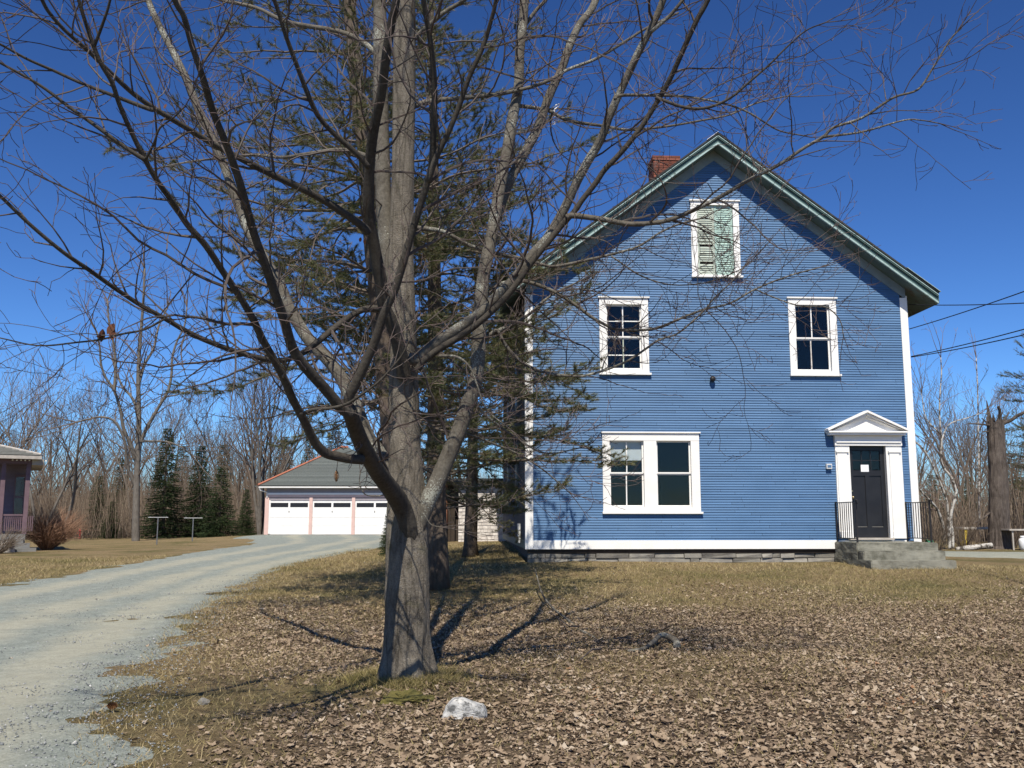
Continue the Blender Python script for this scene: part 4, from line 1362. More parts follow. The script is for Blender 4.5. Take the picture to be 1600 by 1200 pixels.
# A: low left limb to the fork
L_([(648, 880), (642, 835), (624, 785), (590, 737), (570, 703), (557, 673), (545, 640)], 38, 24, [8.74, 8.6, 7.7, 6.9])
L_([(545, 645), (543, 627), (557, 597), (570, 570), (587, 530), (600, 490), (617, 453), (633, 400), (650, 342), (667, 287), (675, 250), (679, 146), (675, 83), (667, 33), (662, 0), (655, -80), (660, -250)], 18, 5, [6.9, 6.6, 6.3, 5.9, 5.5, 5.2])
L_([(668, 285), (682, 245), (700, 208), (717, 167), (733, 121), (754, 75), (767, 33), (775, 0), (790, -90), (820, -220)], 11, 4, [6.2, 5.8, 5.2])
L_([(548, 648), (533, 637), (510, 610), (477, 573), (457, 543), (443, 497), (430, 460), (417, 421), (396, 362), (375, 287), (358, 237), (333, 175), (317, 121), (300, 71), (287, 25), (273, 0), (240, -90), (200, -260)], 20, 6, [6.9, 6.2, 5.6, 5.0, 4.6, 4.3])
# A': lichened limb behind
L_([(632, 830), (626, 790), (617, 757), (607, 733), (590, 705), (573, 680), (557, 640), (533, 590), (510, 560), (493, 543), (473, 517), (450, 477), (433, 437), (396, 375), (371, 317), (350, 258), (329, 212), (308, 167), (292, 125), (271, 83), (250, 42), (233, 4), (205, -80), (180, -200)], 30, 6, [8.85, 9.1, 9.4, 9.6, 9.8])
# A3: sweeping out left, then up
L_([(566, 718), (547, 717), (527, 713), (507, 707), (490, 687), (473, 653), (457, 623), (443, 590), (427, 560), (410, 530), (394, 496), (371, 458), (346, 421), (321, 383), (292, 350), (267, 312), (246, 283), (227, 250), (208, 212), (188, 167), (175, 129), (158, 100), (146, 71), (133, 33), (123, 0), (100, -80)], 17, 5, [7.45, 6.6, 5.9, 5.3, 4.9, 4.6])
L_([(147, 73), (162, 33), (172, 0), (185, -70)], 6, 3, [4.75, 4.5])
L_([(227, 250), (200, 233), (154, 200), (108, 167), (62, 133), (0, 98), (-70, 60)], 8, 3, [5.1, 4.9, 4.6])
L_([(227, 250), (240, 225), (250, 200), (272, 183), (290, 165)], 5, 2, [5.1, 4.9])
# B
L_([(574, 365), (567, 354), (525, 325), (483, 300), (438, 279), (388, 254), (333, 225), (292, 200), (250, 175), (208, 146), (167, 108), (133, 75), (100, 46), (75, 17), (60, -10), (20, -70)], 15, 5, [7.65, 7.0, 6.3, 5.7, 5.2])
L_([(240, 172), (229, 169), (179, 150), (125, 129), (83, 110), (42, 92), (0, 69), (-60, 40)], 8, 3, [5.8, 5.6, 5.2])
# D: dark left stem in front of the trunk
L_([(632, 590), (627, 560), (620, 530), (610, 500), (600, 477), (595, 440), (590, 415), (583, 375), (576, 333), (577, 271), (583, 208), (596, 146), (604, 83), (612, 33), (619, 0), (628, -90), (640, -250)], 25, 10, [8.62, 8.1, 7.6, 7.0, 6.6, 6.3])
L_([(577, 262), (554, 237), (521, 208), (496, 179), (479, 142), (463, 100), (446, 54), (433, 12), (427, -5), (405, -80), (390, -160)], 11, 5, [7.3, 6.6, 6.0])
L_([(590, 250), (579, 246), (537, 234), (483, 240), (442, 246), (400, 242), (350, 247), (300, 252), (250, 262)], 9, 2.5, [8.9, 9.1, 9.5])
L_([(590, 88), (581, 77), (558, 60), (525, 48), (483, 41), (442, 32), (400, 12), (345, 0), (280, -20)], 10, 4, [9.0, 9.3, 9.8])
# H long low limb to the left edge
L_([(604, 486), (595, 483), (570, 483), (543, 497), (517, 517), (493, 537), (470, 553), (440, 563), (400, 558), (350, 543), (300, 522), (258, 498), (217, 475), (179, 450), (138, 421), (96, 392), (46, 350), (0, 306), (-50, 260)], 12, 5, [8.6, 7.8, 6.9, 6.1, 5.6])
L_([(258, 498), (225, 515), (190, 522), (160, 530), (120, 535), (60, 540), (0, 528)], 4.5, 2, [6.6, 6.6, 6.6])
L_([(470, 648), (490, 640), (515, 638), (540, 632), (560, 620), (590, 598), (612, 575), (630, 552), (640, 530)], 7, 2.5, [6.6, 6.3, 6.2])
# right side
L_([(652, 850), (660, 812), (668, 783), (683, 753), (700, 713), (717, 673), (730, 633), (743, 597), (747, 553), (750, 503), (753, 453), (758, 417), (771, 354), (781, 292), (792, 237), (800, 187), (810, 137), (812, 83), (817, 37), (819, 0), (822, -90), (835, -250)], 31, 11, [8.72, 8.75, 8.9, 9.2, 9.4, 9.6])
L_([(776, 340), (781, 322), (796, 283), (821, 237), (842, 196), (858, 150), (879, 104), (887, 79), (905, 39), (927, 9), (950, -60), (975, -150)], 19, 9, [9.3, 9.6, 9.9])
L_([(816, 45), (837, 17), (858, -8), (880, -60)], 8, 4, [9.6, 9.7])
L_([(640, 560), (655, 562), (667, 550), (683, 537), (717, 513), (750, 490), (773, 467), (805, 435), (830, 400), (855, 372), (880, 330), (900, 287), (917, 255), (935, 225), (945, 202), (953, 179), (975, 131), (997, 83), (1019, 40), (1036, 0), (1060, -80), (1080, -170)], 21, 9, [8.6, 8.45, 8.3, 8.0, 7.7, 7.4])
L_([(652, 578), (664, 562), (690, 543), (717, 527), (750, 503), (783, 472), (806, 445), (832, 408), (857, 378), (880, 349), (898, 330), (910, 312), (930, 287), (945, 265), (967, 242), (992, 212), (1014, 180), (1045, 127), (1071, 70), (1089, 31), (1106, 0), (1140, -80), (1160, -150)], 12, 7, [8.5, 8.3, 8.1, 7.8, 7.4, 7.0])
L_([(1017, 50), (1045, 26), (1067, 0), (1100, -40)], 7, 4, [7.45, 7.3])
L_([(885, 340), (896, 337), (944, 343), (984, 350), (1036, 346), (1080, 330), (1128, 306), (1172, 280), (1216, 258), (1255, 232), (1286, 214), (1303, 199), (1347, 184), (1395, 153), (1434, 140), (1456, 109), (1482, 66), (1495, 50)], 10.5, 2.5, [8.1, 8.0, 7.8, 7.6, 7.5])
L_([(1286, 214), (1347, 206), (1412, 188), (1440, 188), (1469, 193)], 5, 1.8, [7.7, 7.6])
L_([(640, 352), (650, 356), (692, 362), (733, 383), (775, 396), (817, 404), (850, 414), (870, 416), (914, 407), (953, 398), (997, 385), (1032, 363), (1062, 350), (1100, 340)], 9, 2.5, [8.9, 9.3, 9.7, 10])
L_([(752, 452), (777, 445), (815, 439), (860, 453), (900, 477), (922, 494), (945, 507), (964, 515), (990, 516), (1020, 514), (1042, 507), (1072, 494), (1102, 483), (1140, 474), (1180, 452), (1230, 432), (1280, 418)], 8, 2, [9.15, 9.3, 9.5, 9.6])
L_([(750, 530), (765, 523), (777, 517), (790, 540), (815, 565), (850, 582), (900, 588), (922, 585), (952, 576), (982, 563), (1012, 543), (1030, 531), (1057, 522), (1080, 504), (1102, 483), (1117, 465), (1140, 443), (1165, 415)], 7, 2, [9.05, 9.2, 9.3, 9.4])
L_([(755, 532), (780, 516), (805, 505), (828, 490), (850, 470), (872, 455), (905, 440)], 8, 2.5, [9.05, 9.3, 9.6])
L_([(640, 172), (646, 167), (671, 158), (712, 154), (754, 150), (796, 144), (850, 129), (887, 109), (931, 92), (975, 66), (1010, 44), (1060, 20)], 9, 3.5, [8.9, 9.2, 9.6])
L_([(806, 166), (817, 166), (857, 173), (887, 188), (944, 197), (984, 203), (1045, 197), (1097, 188), (1141, 179), (1180, 162), (1230, 150)], 7.5, 2, [9.5, 9.7, 9.9])
L_([(1025, 152), (1032, 155), (1071, 168), (1106, 168), (1141, 153), (1172, 127), (1202, 101), (1229, 74), (1259, 48), (1290, 35)], 6.5, 2, [7.5, 7.3, 7.1])
L_([(960, 155), (971, 149), (1019, 149), (1071, 151), (1132, 162), (1172, 177), (1215, 203), (1255, 212)], 6, 2, [7.75, 7.9, 8.1])
L_([(640, 72), (650, 58), (692, 21), (725, 0), (770, -40)], 9, 5, [8.8, 8.5])
L_([(742, 620), (750, 640), (783, 668), (811, 687), (841, 705), (867, 708), (905, 700)], 5.5, 2, [8.9, 9.2, 9.5])
L_([(705, 668), (727, 677), (773, 694), (811, 710), (850, 735), (890, 770)], 4.5, 1.8, [8.8, 9.0, 9.2])
L_([(686, 556), (715, 558), (735, 575), (745, 600), (760, 640), (790, 665)], 5, 2, [8.4, 8.4, 8.5])
L_([(610, 770), (590, 775), (570, 772), (562, 755), (563, 738)], 2.6, 1.6, [8.6, 8.5])
L_([(660, 800), (672, 818), (680, 822), (690, 824)], 2.6, 1.6, [8.55, 8.5])
L_([(955, 400), (1000, 430), (1050, 445), (1110, 440), (1160, 420)], 3, 1.6, [9.6, 9.8])
L_([(1180, 452), (1210, 465), (1250, 478), (1290, 480), (1312, 500), (1318, 525)], 2.6, 1.6, [9.5, 9.6])

twigs = []
MSPEC = dict(step=(0.14, 0.10, 0.07, 0.05), wob=(0.17, 0.22, 0.26, 0.3), up=(0.025, 0.03, 0.06, 0.08), kids=(3.4, 5.2, 6.0), len=(0.30, 0.68), lmin=0.10, ang=(30, 68), t0=0.12, flat=0.25, cup=0.10, rmin=0.0024, max=3)
for li, (pts, w0, w1, ys) in enumerate(limbs):
    big = w0 > 14
    P, Rr = trace(pts, w0, w1, ys, 6 if big else 5)
    Rr = [r * (1 + 0.07 * noise.noise(p * 4)) for r, p in zip(Rr, P)]
    if w0 > 25:      # swell out of the trunk instead of butting on it
        for i in range(len(Rr)):
            t = min(1.0, i / 11)
            Rr[i] *= 0.35 + 0.65 * t * t * (3 - 2 * t)
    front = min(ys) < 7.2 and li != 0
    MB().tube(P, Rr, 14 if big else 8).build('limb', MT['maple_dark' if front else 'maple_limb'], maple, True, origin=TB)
    # side branches
    cum = 0.0
    nxt = 0.25 if w0 < 12 else 0.9
    Ltot = sum((P[i + 1] - P[i]).length for i in range(len(P) - 1))
    for i in range(1, len(P) - 1):
        cum += (P[i] - P[i - 1]).length
        if cum < nxt: continue
        thick = Rr[i]
        nxt = cum + rg.uniform(0.06, 0.19) * (2.4 if thick > 0.07 else 1.5 if thick > 0.045 else 1.0)
        d = (P[i + 1] - P[i]).normalized()
        q = P[i] + d.cross(rvec(rg)) * thick * 0.5
        ln = rg.uniform(0.35, 1.35) * (1.15 - 0.45 * cum / Ltot)
        if rg.random() < 0.16: ln *= 1.6
        grow(q, side_dir(d, R(rg.uniform(35, 80)), rg, 0.3, 0.05), ln, min(thick * 0.5, 0.004 + 0.0065 * ln), 1, rg, twigs, MSPEC)
    d = (P[-1] - P[-2]).normalized()
    if Rr[-1] < 0.012:
        for q in range(2):
            grow(P[-1], (d + rvec(rg) * 0.25).normalized(), rg.uniform(0.3, 0.7), Rr[-1] * 0.9, 1, rg, twigs, MSPEC)
    elif pts[-1][1] < 0:
        for q in range(4):
            grow(P[-1], (d + rvec(rg) * 0.5).normalized(), rg.uniform(1.2, 2.3), Rr[-1] * 0.75, 0, rg, twigs, MSPEC)
# crown above the frame (it throws the dappled shade on the ground and the wall)
HS = dict(MSPEC); HS.update(max=2, step=(0.3, 0.2, 0.15), kids=(1.6, 2.2), rmin=0.004)
for k in range(16):
    h = 7.5 + k * 0.42
    yy = 8.8
    a = k * 2.4
    px = 636 + (k % 2) * -40
    base_p = Vector((TB.x + rg.uniform(-.3, .2), 8.8 + rg.uniform(-.2, .2), TB.z + h))
    el = rg.uniform(0.6, 1.1)
    grow(base_p, Vector((math.cos(a), math.sin(a), el)).normalized(), rg.uniform(2.4, 3.8) * (1 - 0.03 * k), 0.055 - 0.0025 * k, 0, rg, twigs, HS)
fine, coarse = MB(), MB()
tubes_to(twigs, lambda l, r: fine if (l >= 3 or r[0] < 0.0032) else coarse, (6, 5, 3, 3))
coarse.build('crown', MT['twig'], maple, origin=TB)
fine.build('crown_twigs', MT['bud'], maple, origin=TB)['kind'] = 'stuff'
print('maple twigs', len(twigs), len(coarse.f) + len(fine.f))

# ------------------------------------------------------------------ needles
def needle_tufts(name, pos, dirs, mat, parent, K=20, ln=(0.07, 0.12), wd=0.0034, spread=0.8, seed=1, bias=None):
    rn = np.random.default_rng(seed)
    pos = np.asarray(pos, float); dirs = np.asarray(dirs, float)
    n = len(pos)
    P = np.repeat(pos, K, 0)
    D = np.repeat(dirs, K, 0) + rn.normal(0, spread * 0.6, (n * K, 3))
    D /= np.linalg.norm(D, axis=1)[:, None] + 1e-9
    P = P + np.repeat(dirs, K, 0) * rn.uniform(-0.06, 0.02, (n * K, 1))
    S = np.cross(D, rn.normal(0, 1, (n * K, 3)))
    S /= np.linalg.norm(S, axis=1)[:, None] + 1e-9
    Ln = rn.uniform(*ln, (n * K, 1))
    V = np.empty((n * K, 3, 3))
    V[:, 0] = P - S * wd; V[:, 1] = P + S * wd; V[:, 2] = P + D * Ln
    base = np.repeat(rn.beta(2, 2.4, n), K)
    a = np.clip(base + rn.normal(0, 0.12, n * K), 0, 1)
    return np_mesh(name, V.reshape(-1, 3), np.arange(n * K * 3).reshape(-1, 3), mat, np.repeat(a, 3), parent=parent)

def make_pine(base, top, r0, seed, label, name='white_pine', lmax=4.3, live0=2.2, dens=1.0, K=28, low=0.22, h0=1.5, clear=0.0):
    """old white pine: bare lower branches, tufts of long needles towards the branch ends"""
    g = random.Random(seed)
    root = empty(name, base, 0, label, 'pine tree')
    base, top = Vector(base), Vector(top)
    Hh = (top - base).length
    ax = (top - base)
    n = 26
    P = [base + ax * (i / n) + Vector((0.05 * noise.noise(Vector((i * .4, seed, 0))), 0.05 * noise.noise(Vector((i * .4, seed, 5))), 0)) for i in range(n + 1)]
    Rr = [max(0.02, r0 * (1 - 0.92 * (i / n) ** 1.1)) for i in range(n + 1)]
    Rr[0] *= 1.25
    MB().tube(P, Rr, 14).build('trunk', MT['pine_bark'], root, True, origin=base)
    br = MB(); pos, dirs = [], []
    h = h0
    while h < Hh * 0.985:
        f = h / Hh
        c = base + ax * f
        thin = 1.0 if h < 6 else max(0.5, 1 - (h - 6) * 0.14)
        for q in range(g.choice((4, 5, 6)) if h < 7 else g.choice((3, 4))):
            a = g.uniform(0, 2 * math.pi)
            if h < clear and math.cos(a) < 0.1: continue
            prof = min(1, low + h / 6.5) * (1 - max(0, f - 0.25) / 0.78) ** 0.85
            Lb = max(0.4, lmax * prof * g.uniform(0.55, 1.08))
            el = R(-12 + 45 * f + g.uniform(-12, 14))
            d = Vector((math.cos(a) * math.cos(el), math.sin(a) * math.cos(el), math.sin(el)))
            live = h > live0 + g.uniform(-0.8, 1.2)
            rb = 0.006 + 0.0065 * Lb
            pts, rads = [c.copy()], [rb]
            p = c.copy()
            m_ = max(5, int(Lb / 0.17)); st = Lb / m_
            for i in range(m_):
                t = (i + 1) / m_
                d = (d + rvec(g) * 0.17 + Vector((0, 0, 0.05 * t - 0.02))).normalized()
                p = p + d * st
                pts.append(p.copy()); rads.append(max(0.004, rb * (1 - 0.85 * t)))
                if t > 0.22:
                    for s in (-1, 1):
                        if g.random() < (0.75 * dens * thin if live else 0.6):
                            sd_ = (d * 0.75 + Vector((-d.y, d.x, 0)) * s * g.uniform(0.6, 1.1) + Vector((0, 0, g.uniform(-.1, .3)))).normalized()
                            tl = g.uniform(0.2, 0.65) * (1.2 - t * 0.5)
                            q1 = p + sd_ * tl * 0.55 + rvec(g) * 0.03
                            q2 = p + sd_ * tl + rvec(g) * 0.05 + Vector((0, 0, 0.03))
                            br.tube([p, q1, q2], [0.0065, 0.005, 0.0035], 3, cap=False)
                            if live:
                                dd = (q2 - q1).normalized()
                                pos.append(q2); dirs.append(dd)
                                pos.append(q2 - dd * 0.09); dirs.append((dd + rvec(g) * 0.5).normalized())
                                pos.append(q1); dirs.append((dd + rvec(g) * 0.5).normalized())
                                pos.append((q1 + q2) * 0.5); dirs.append((dd + rvec(g) * 0.5).normalized())
                                if g.random() < 0.6:
                                    pos.append((q1 + p) * 0.5); dirs.append((dd + rvec(g) * 0.6).normalized())
                                if g.random() < 0.8:
                                    q3 = q1 + (dd + rvec(g) * 0.9).normalized() * 0.16
                                    br.tube([q1, q3], [0.004, 0.003], 3, cap=False)
                                    pos.append(q3); dirs.append((q3 - q1).normalized())
                            elif g.random() < 0.5:
                                q3 = q1 + (sd_ + rvec(g) * 0.9).normalized() * 0.25
                                br.tube([q1, q3], [0.004, 0.003], 3, cap=False)
            if live: pos.append(p); dirs.append(d)
            br.tube(pts, rads, 4, cap=False)
        h += g.uniform(0.22, 0.42)
    br.build('branches', MT['pine_twig'], root, origin=base)['kind'] = 'stuff'
    pos = [p - base for p in pos]
    needle_tufts('crown', pos, dirs, MT['needle'], root, K, seed=seed)
    print(name, 'tufts', len(pos))
    return root

b = at(646, 870, 15.0); b.z = gz(b.x, 15.0)
t_ = at(545, 0, 15.2); tt = b + (t_ - b) * 1.62
pine1 = make_pine(b, tt, 0.23, 5, 'tall white pine right behind the maple trunk, leaning left', lmax=4.8, live0=2.6, dens=1.0, low=0.12, h0=2.4, clear=3.0)
b = at(684, 862, 18.0); b.z = gz(b.x, 18.0)
t_ = at(676, 100, 18.0); tt = b + (t_ - b) * 1.35
pine2 = make_pine(b, tt, 0.20, 12, 'second white pine close to the left corner of the blue house', lmax=3.5, live0=1.0, dens=1.33, low=0.62, clear=4.2)

b = at(735, 855, 25.5); b.z = gz(b.x, 25.5)
make_pine(b, b + Vector((0.15, 0.2, 9.5)), 0.19, 19, 'third white pine farther back beside the house side wall', lmax=2.6, live0=1.2, dens=1.33, low=0.7, K=22)

# ------------------------------------------------------------------ spruces
def make_spruce(H_, rad, seed, name='spruce_tree'):
    g = random.Random(seed)
    root = empty(name, (0, 0, 0), 0)
    MB().tube([(0, 0, -0.2), (0, 0, H_ * 0.98)], [0.03 + 0.014 * H_, 0.012], 7).build('trunk', MT['pine_bark'], root)
    pos, dirs = [], []
    h = 0.25
    while h < H_ * 0.99:
        f = h / H_
        Rl = rad * (1 - f) ** 0.85 * g.uniform(0.82, 1.12) + 0.06
        nb = max(4, int(7 + 9 * (1 - f)))
        for q in range(nb):
            a = g.uniform(0, 6.283)
            Lb = Rl * g.uniform(0.7, 1.1)
            ca, sa = math.cos(a), math.sin(a)
            m_ = max(3, int(Lb / 0.13))
            for i in range(m_):
                t = (i + 1) / m_
                r_ = Lb * t
                z_ = h - 0.35 * Lb * t * (1 - 0.45 * t) + g.uniform(-.04, .04)
                for s in ((-1, 1) if t > 0.25 else (0,)):
                    if i == 0 and g.random() < 0.6: continue
                    sp = s * g.uniform(0.02, 0.24) * (0.3 + t)
                    pos.append((ca * r_ - sa * sp, sa * r_ + ca * sp, z_))
                    dirs.append((ca * 0.8 - sa * s * 0.5, sa * 0.8 + ca * s * 0.5, -0.25))
        h += 0.13 + 0.025 * (1 - f) * H_ / 4
    needle_tufts('crown', pos, dirs, MT['spruce'], root, 5, (0.10, 0.2), 0.017, 0.75, seed)
    return root

def place(proto, used, px, pyb, Y, hpx, H_, label, category, group=None, rz=0.0, wx=1.0):
    o = proto if not used[0] else copy_tree(proto)
    used[0] = True
    p = at(px, pyb, Y)
    s = ((pyb - hpx) / F * Y * 1.01) / H_
    o.location = (p.x, Y, gz(p.x, Y) - 0.02)
    o.scale = (s * wx, s * wx, s)
    o.rotation_euler = (0, 0, rz)
    return tag(o, label, category, group)

spr_a, ua = make_spruce(8.0, 1.75, 3), [False]
spr_b, ub = make_spruce(5.0, 1.6, 9), [False]
G = 'spruces along the left lawn'
place(spr_a, ua, 254, 840, 71, 668, 8.0, 'tallest dark spruce behind the nearer clothes pole', 'spruce tree', G, 0.3, 1.05)
place(spr_a, ua, 309, 840, 72, 698, 8.0, 'middle dark spruce behind the farther clothes pole', 'spruce tree', G, 2.0, 1.15)
place(spr_b, ub, 342, 842, 67, 733, 5.0, 'wide dark spruce nearest to the garage', 'spruce tree', G, 0.7, 0.95)
place(spr_b, ub, 173, 839, 74, 782, 5.0, 'small dark spruce left of the big bare tree', 'spruce tree', G, 1.9, 1.1)
place(spr_a, ua, 150, 838, 79, 742, 8.0, 'loose pale spruce at the wood edge beside the small spruce', 'spruce tree', G, 4.0, 1.2)
place(spr_a, ua, 182, 838, 84, 716, 8.0, 'slender spruce deep in the wood behind the big bare tree', 'spruce tree', G, 5.0, 1.0)
place(spr_b, ub, 383, 842, 69, 770, 5.0, 'small spruce close against the many stemmed tree', 'spruce tree', G, 3.1, 0.8)
place(spr_b, ub, 606, 856, 30, 786, 5.0, 'young spruce half hidden behind the maple trunk', 'spruce tree', None, 2.1, 0.75)

# ------------------------------------------------------------------ bare hardwoods
BS = dict(step=(0.9, 0.6, 0.45, 0.35), wob=(0.10, 0.15, 0.20, 0.22), up=(0.02, 0.07, 0.08, 0.06), kids=(1.15, 1.5, 1.9), len=(0.4, 0.75), lmin=0.5, ang=(22, 52), t0=0.3, flat=0.1, cup=0.25, rmin=0.011, max=3)
def make_bare(H_, r0, seed, stems=1, name='bare_tree', spec=None, bark='grey_bark', twig='grey_twig'):
    g = random.Random(seed)
    spec = spec or BS
    root = empty(name, (0, 0, 0), 0)
    out = []
    for s in range(stems):
        a = g.uniform(0, 6.28)
        tilt = 0.0 if stems == 1 else g.uniform(0.08, 0.24)
        d = Vector((math.cos(a) * tilt, math.sin(a) * tilt, 1)).normalized()
        grow(Vector((0.22 * math.cos(a) * (stems > 1), 0.22 * math.sin(a) * (stems > 1), -0.1)), d, H_ * g.uniform(0.8, 1.0), r0 * (1 if stems == 1 else 0.55), 0, g, out, spec)
    tm, cm = MB(), MB()
    tubes_to(out, lambda l, r: tm if l == 0 else cm, (9, 5, 3, 3))
    tm.build('trunk', MT[bark], root, True)
    cm.build('crown', MT[twig], root)
    print(name, len(out), len(cm.f))
    return root
b1, u1 = make_bare(15, 0.20, 31), [False]
b2, u2 = make_bare(15, 0.22, 32, 2), [False]
b3, u3 = make_bare(14, 0.26, 33, 7), [False]
# named ones
G = 'bare trees behind the lavender porch'
place(b2, u2, 62, 840, 66, 562, 15, 'forked bare grey tree rising behind the reddish shrub', 'bare tree', G, 0.3, 1.1)
place(b1, u1, 28, 840, 70, 575, 15, 'bare grey tree just above the porch roof', 'bare tree', G, 1.2, 1.1)
place(b1, u1, 100, 840, 68, 590, 15, 'slim bare tree between the porch and the big bare tree', 'bare tree', G, 3.0, 1.0)
place(b2, u2, -20, 840, 72, 545, 15, 'tall bare tree at the left edge behind the porch roof', 'bare tree', G, 4.4, 1.1)
place(b3, u3, 408, 846, 63.5, 560, 14, 'many stemmed bare tree beside the left corner of the garage', 'bare tree', None, 0.8, 0.85)
# wood trees that nothing tells apart
g = random.Random(77)
def woods(n, pxr, Yr, topr, label, group):
    for i in range(n):
        pr, us = g.choice(((b1, u1), (b2, u2), (b1, u1)))
        H_ = 15
        place(pr, us, g.uniform(*pxr), 838, g.uniform(*Yr), g.uniform(*topr), H_, label, 'bare tree', group, g.uniform(0, 6.28), g.uniform(0.8, 1.25))
woods(48, (-80, 410), (78, 130), (590, 700), 'bare grey tree in the wood beyond the left lawn', 'wood beyond the left lawn')
woods(22, (330, 800), (78, 115), (610, 690), 'bare grey tree in the wood behind the garage', 'wood behind the garage')
woods(24, (1420, 1670), (42, 80), (590, 700), 'bare grey tree in the wood right of the blue house', 'wood right of the blue house')

def far_spruces():
    for i in range(7):
        place(spr_a, ua, (345, 440, 480, 520, 560, 110, 280)[i], 838, 92 + 3 * i, (700, 690, 700, 672, 690, 745, 705)[i], 8.0, 'dark spruce deep in the wood behind the garage and lawn', 'spruce tree', 'spruces deep in the wood', i * 1.3, 1.2)
    for i in range(4):
        place(spr_a, ua, (1462, 1520, 1590, 1640)[i], 856, 52 + 4 * i, (760, 765, 730, 640)[i], 8.0, 'dark spruce in the wood right of the blue house', 'spruce tree', 'spruces right of the blue house', i * 1.7, 1.3)
far_spruces()

# traced trees: big bare tree left, birch right
def traced_tree(name, base_px, Y, trunks, label, category, bark, twig, spec, seed, step, ln, parts=('trunk', 'limb'), wscale=1.0, group=None):
    g = random.Random(seed)
    b = at(base_px[0], base_px[1], Y); bz = gz(b.x, Y)
    off = Vector((0, 0, bz - b.z))
    b.z = bz
    root = empty(name, b, 0, label, category, group)
    out = []
    for k, (pts, w0, w1, ys) in enumerate(trunks):
        P, Rr = trace(pts, w0, w1, [Y + q for q in ys], 5)
        P = [p + off for p in P]
        MB().tube(P, Rr, 10).build(parts[0] if k == 0 else parts[1], MT[bark], root, True, origin=b)
        cum, nxt = 0, (1.0 if k else step * 8)
        for i in range(1, len(P) - 1):
            cum += (P[i] - P[i - 1]).length
            if cum < nxt: continue
            nxt = cum + step * g.uniform(0.5, 1.5)
            d = (P[i + 1] - P[i]).normalized()
            L = ln * g.uniform(0.4, 1.1)
            grow(P[i], side_dir(d, R(g.uniform(30, 70)), g, 0.15, 0.12), L, min(Rr[i] * 0.5, 0.012 + 0.012 * L), 1, g, out, spec)
        d = (P[-1] - P[-2]).normalized()
        for q in range(3):
            grow(P[-1], (d + rvec(g) * 0.35).normalized(), ln * g.uniform(0.7, 1.2), Rr[-1] * 0.85, 1, g, out, spec)
    cm = MB()
    tubes_to(out, lambda l, r: cm, (6, 4, 3, 3))
    cm.build('crown', MT[twig], root, origin=b)
    print(name, len(out), len(cm.f))
BB = dict(BS); BB.update(len=(0.4, 0.7), kids=(1.0, 1.35, 1.5), wob=(0.12, 0.2, 0.26, 0.28), up=(0.02, 0.03, 0.04, 0.03), flat=0.25, cup=0.08, rmin=0.012)
traced_tree('big_bare_tree', (212, 846), 63, [
    ([(212, 850), (212, 820), (213, 780), (214, 740), (216, 700), (217, 650), (216, 600), (217, 560), (220, 520), (224, 470), (226, 420)], 12.5, 3, [0, 0, 0]),
    ([(212, 720), (204, 695), (193, 670), (188, 640), (178, 610), (165, 590), (158, 570), (156, 545), (152, 520)], 6.5, 2.5, [0, -1, -2]),
    ([(178, 612), (180, 590), (180, 560), (176, 530), (170, 500), (168, 470)], 5, 2.5, [-1.5, -1.5]),
    ([(216, 705), (222, 685), (237, 655), (253, 628), (263, 610), (268, 585), (269, 560), (276, 535), (288, 510), (292, 480)], 6.5, 2.2, [0, 0.5, 1]),
    ([(212, 760), (205, 745), (198, 725), (195, 690), (180, 660), (160, 652), (140, 655), (120, 660)], 6, 2.5, [0, -1, -2]),
    ([(215, 640), (205, 620), (192, 605), (180, 580)], 5, 3, [0, 1]),
    ([(222, 690), (240, 690), (262, 691), (285, 700), (300, 712)], 4, 2, [0, 1]),
    ([(217, 600), (226, 570), (240, 545), (248, 510), (262, 480)], 5, 2.5, [0, 1.5])],
    'big bare tree standing alone on the left lawn behind the clothes poles', 'bare tree', 'grey_bark', 'grey_twig', BB, 51, 0.5, 3.4)
BI = dict(BS); BI.update(step=(0.3, 0.25, 0.2, 0.16), kids=(1.8, 2.4, 2.6), len=(0.35, 0.6), lmin=0.2, rmin=0.0055, wob=(0.12, 0.16, 0.2, 0.22), up=(0.02, 0.05, 0.05, 0.0))
traced_tree('birch_tree', (1483, 860), 31, [
    ([(1484, 862), (1484, 830), (1487, 800), (1493, 778), (1493, 765), (1486, 747), (1475, 733), (1470, 718), (1471, 700), (1471, 685), (1469, 665), (1468, 640), (1469, 615), (1471, 585), (1470, 560)], 5.5, 1.6, [0, 0, 0]),
    ([(1482, 845), (1481, 800), (1478, 780), (1470, 758), (1462, 740), (1452, 718), (1440, 700), (1428, 690)], 4.5, 2.2, [0, -0.2, -0.5]),
    ([(1476, 850), (1474, 825), (1466, 800), (1455, 785), (1440, 770), (1430, 752)], 5, 2.5, [0, -0.3, -0.8]),
    ([(1489, 858), (1489, 835), (1487, 815), (1490, 790)], 4.5, 2, [0.2, 0.3]),
    ([(1470, 680), (1460, 670), (1450, 660), (1444, 645), (1440, 615)], 2.6, 1.4, [0, 0]),
    ([(1471, 690), (1480, 668), (1492, 660), (1510, 655), (1530, 648)], 2.4, 1.4, [0, 0.5])],
    'crooked white birch clump growing beyond the right corner of the house', 'birch tree', 'birch', 'birch_twig', BI, 61, 0.35, 1.3)
traced_tree('birch_tree', (1528, 858), 42, [
    ([(1531, 850), (1531, 780), (1530, 720), (1529, 660), (1528, 610), (1526, 570)], 4, 1.5, [0, 0, 0])],
    'thin straight pale birch standing behind the broken trunk', 'birch tree', 'birch', 'birch_twig', BI, 63, 0.5, 1.4)

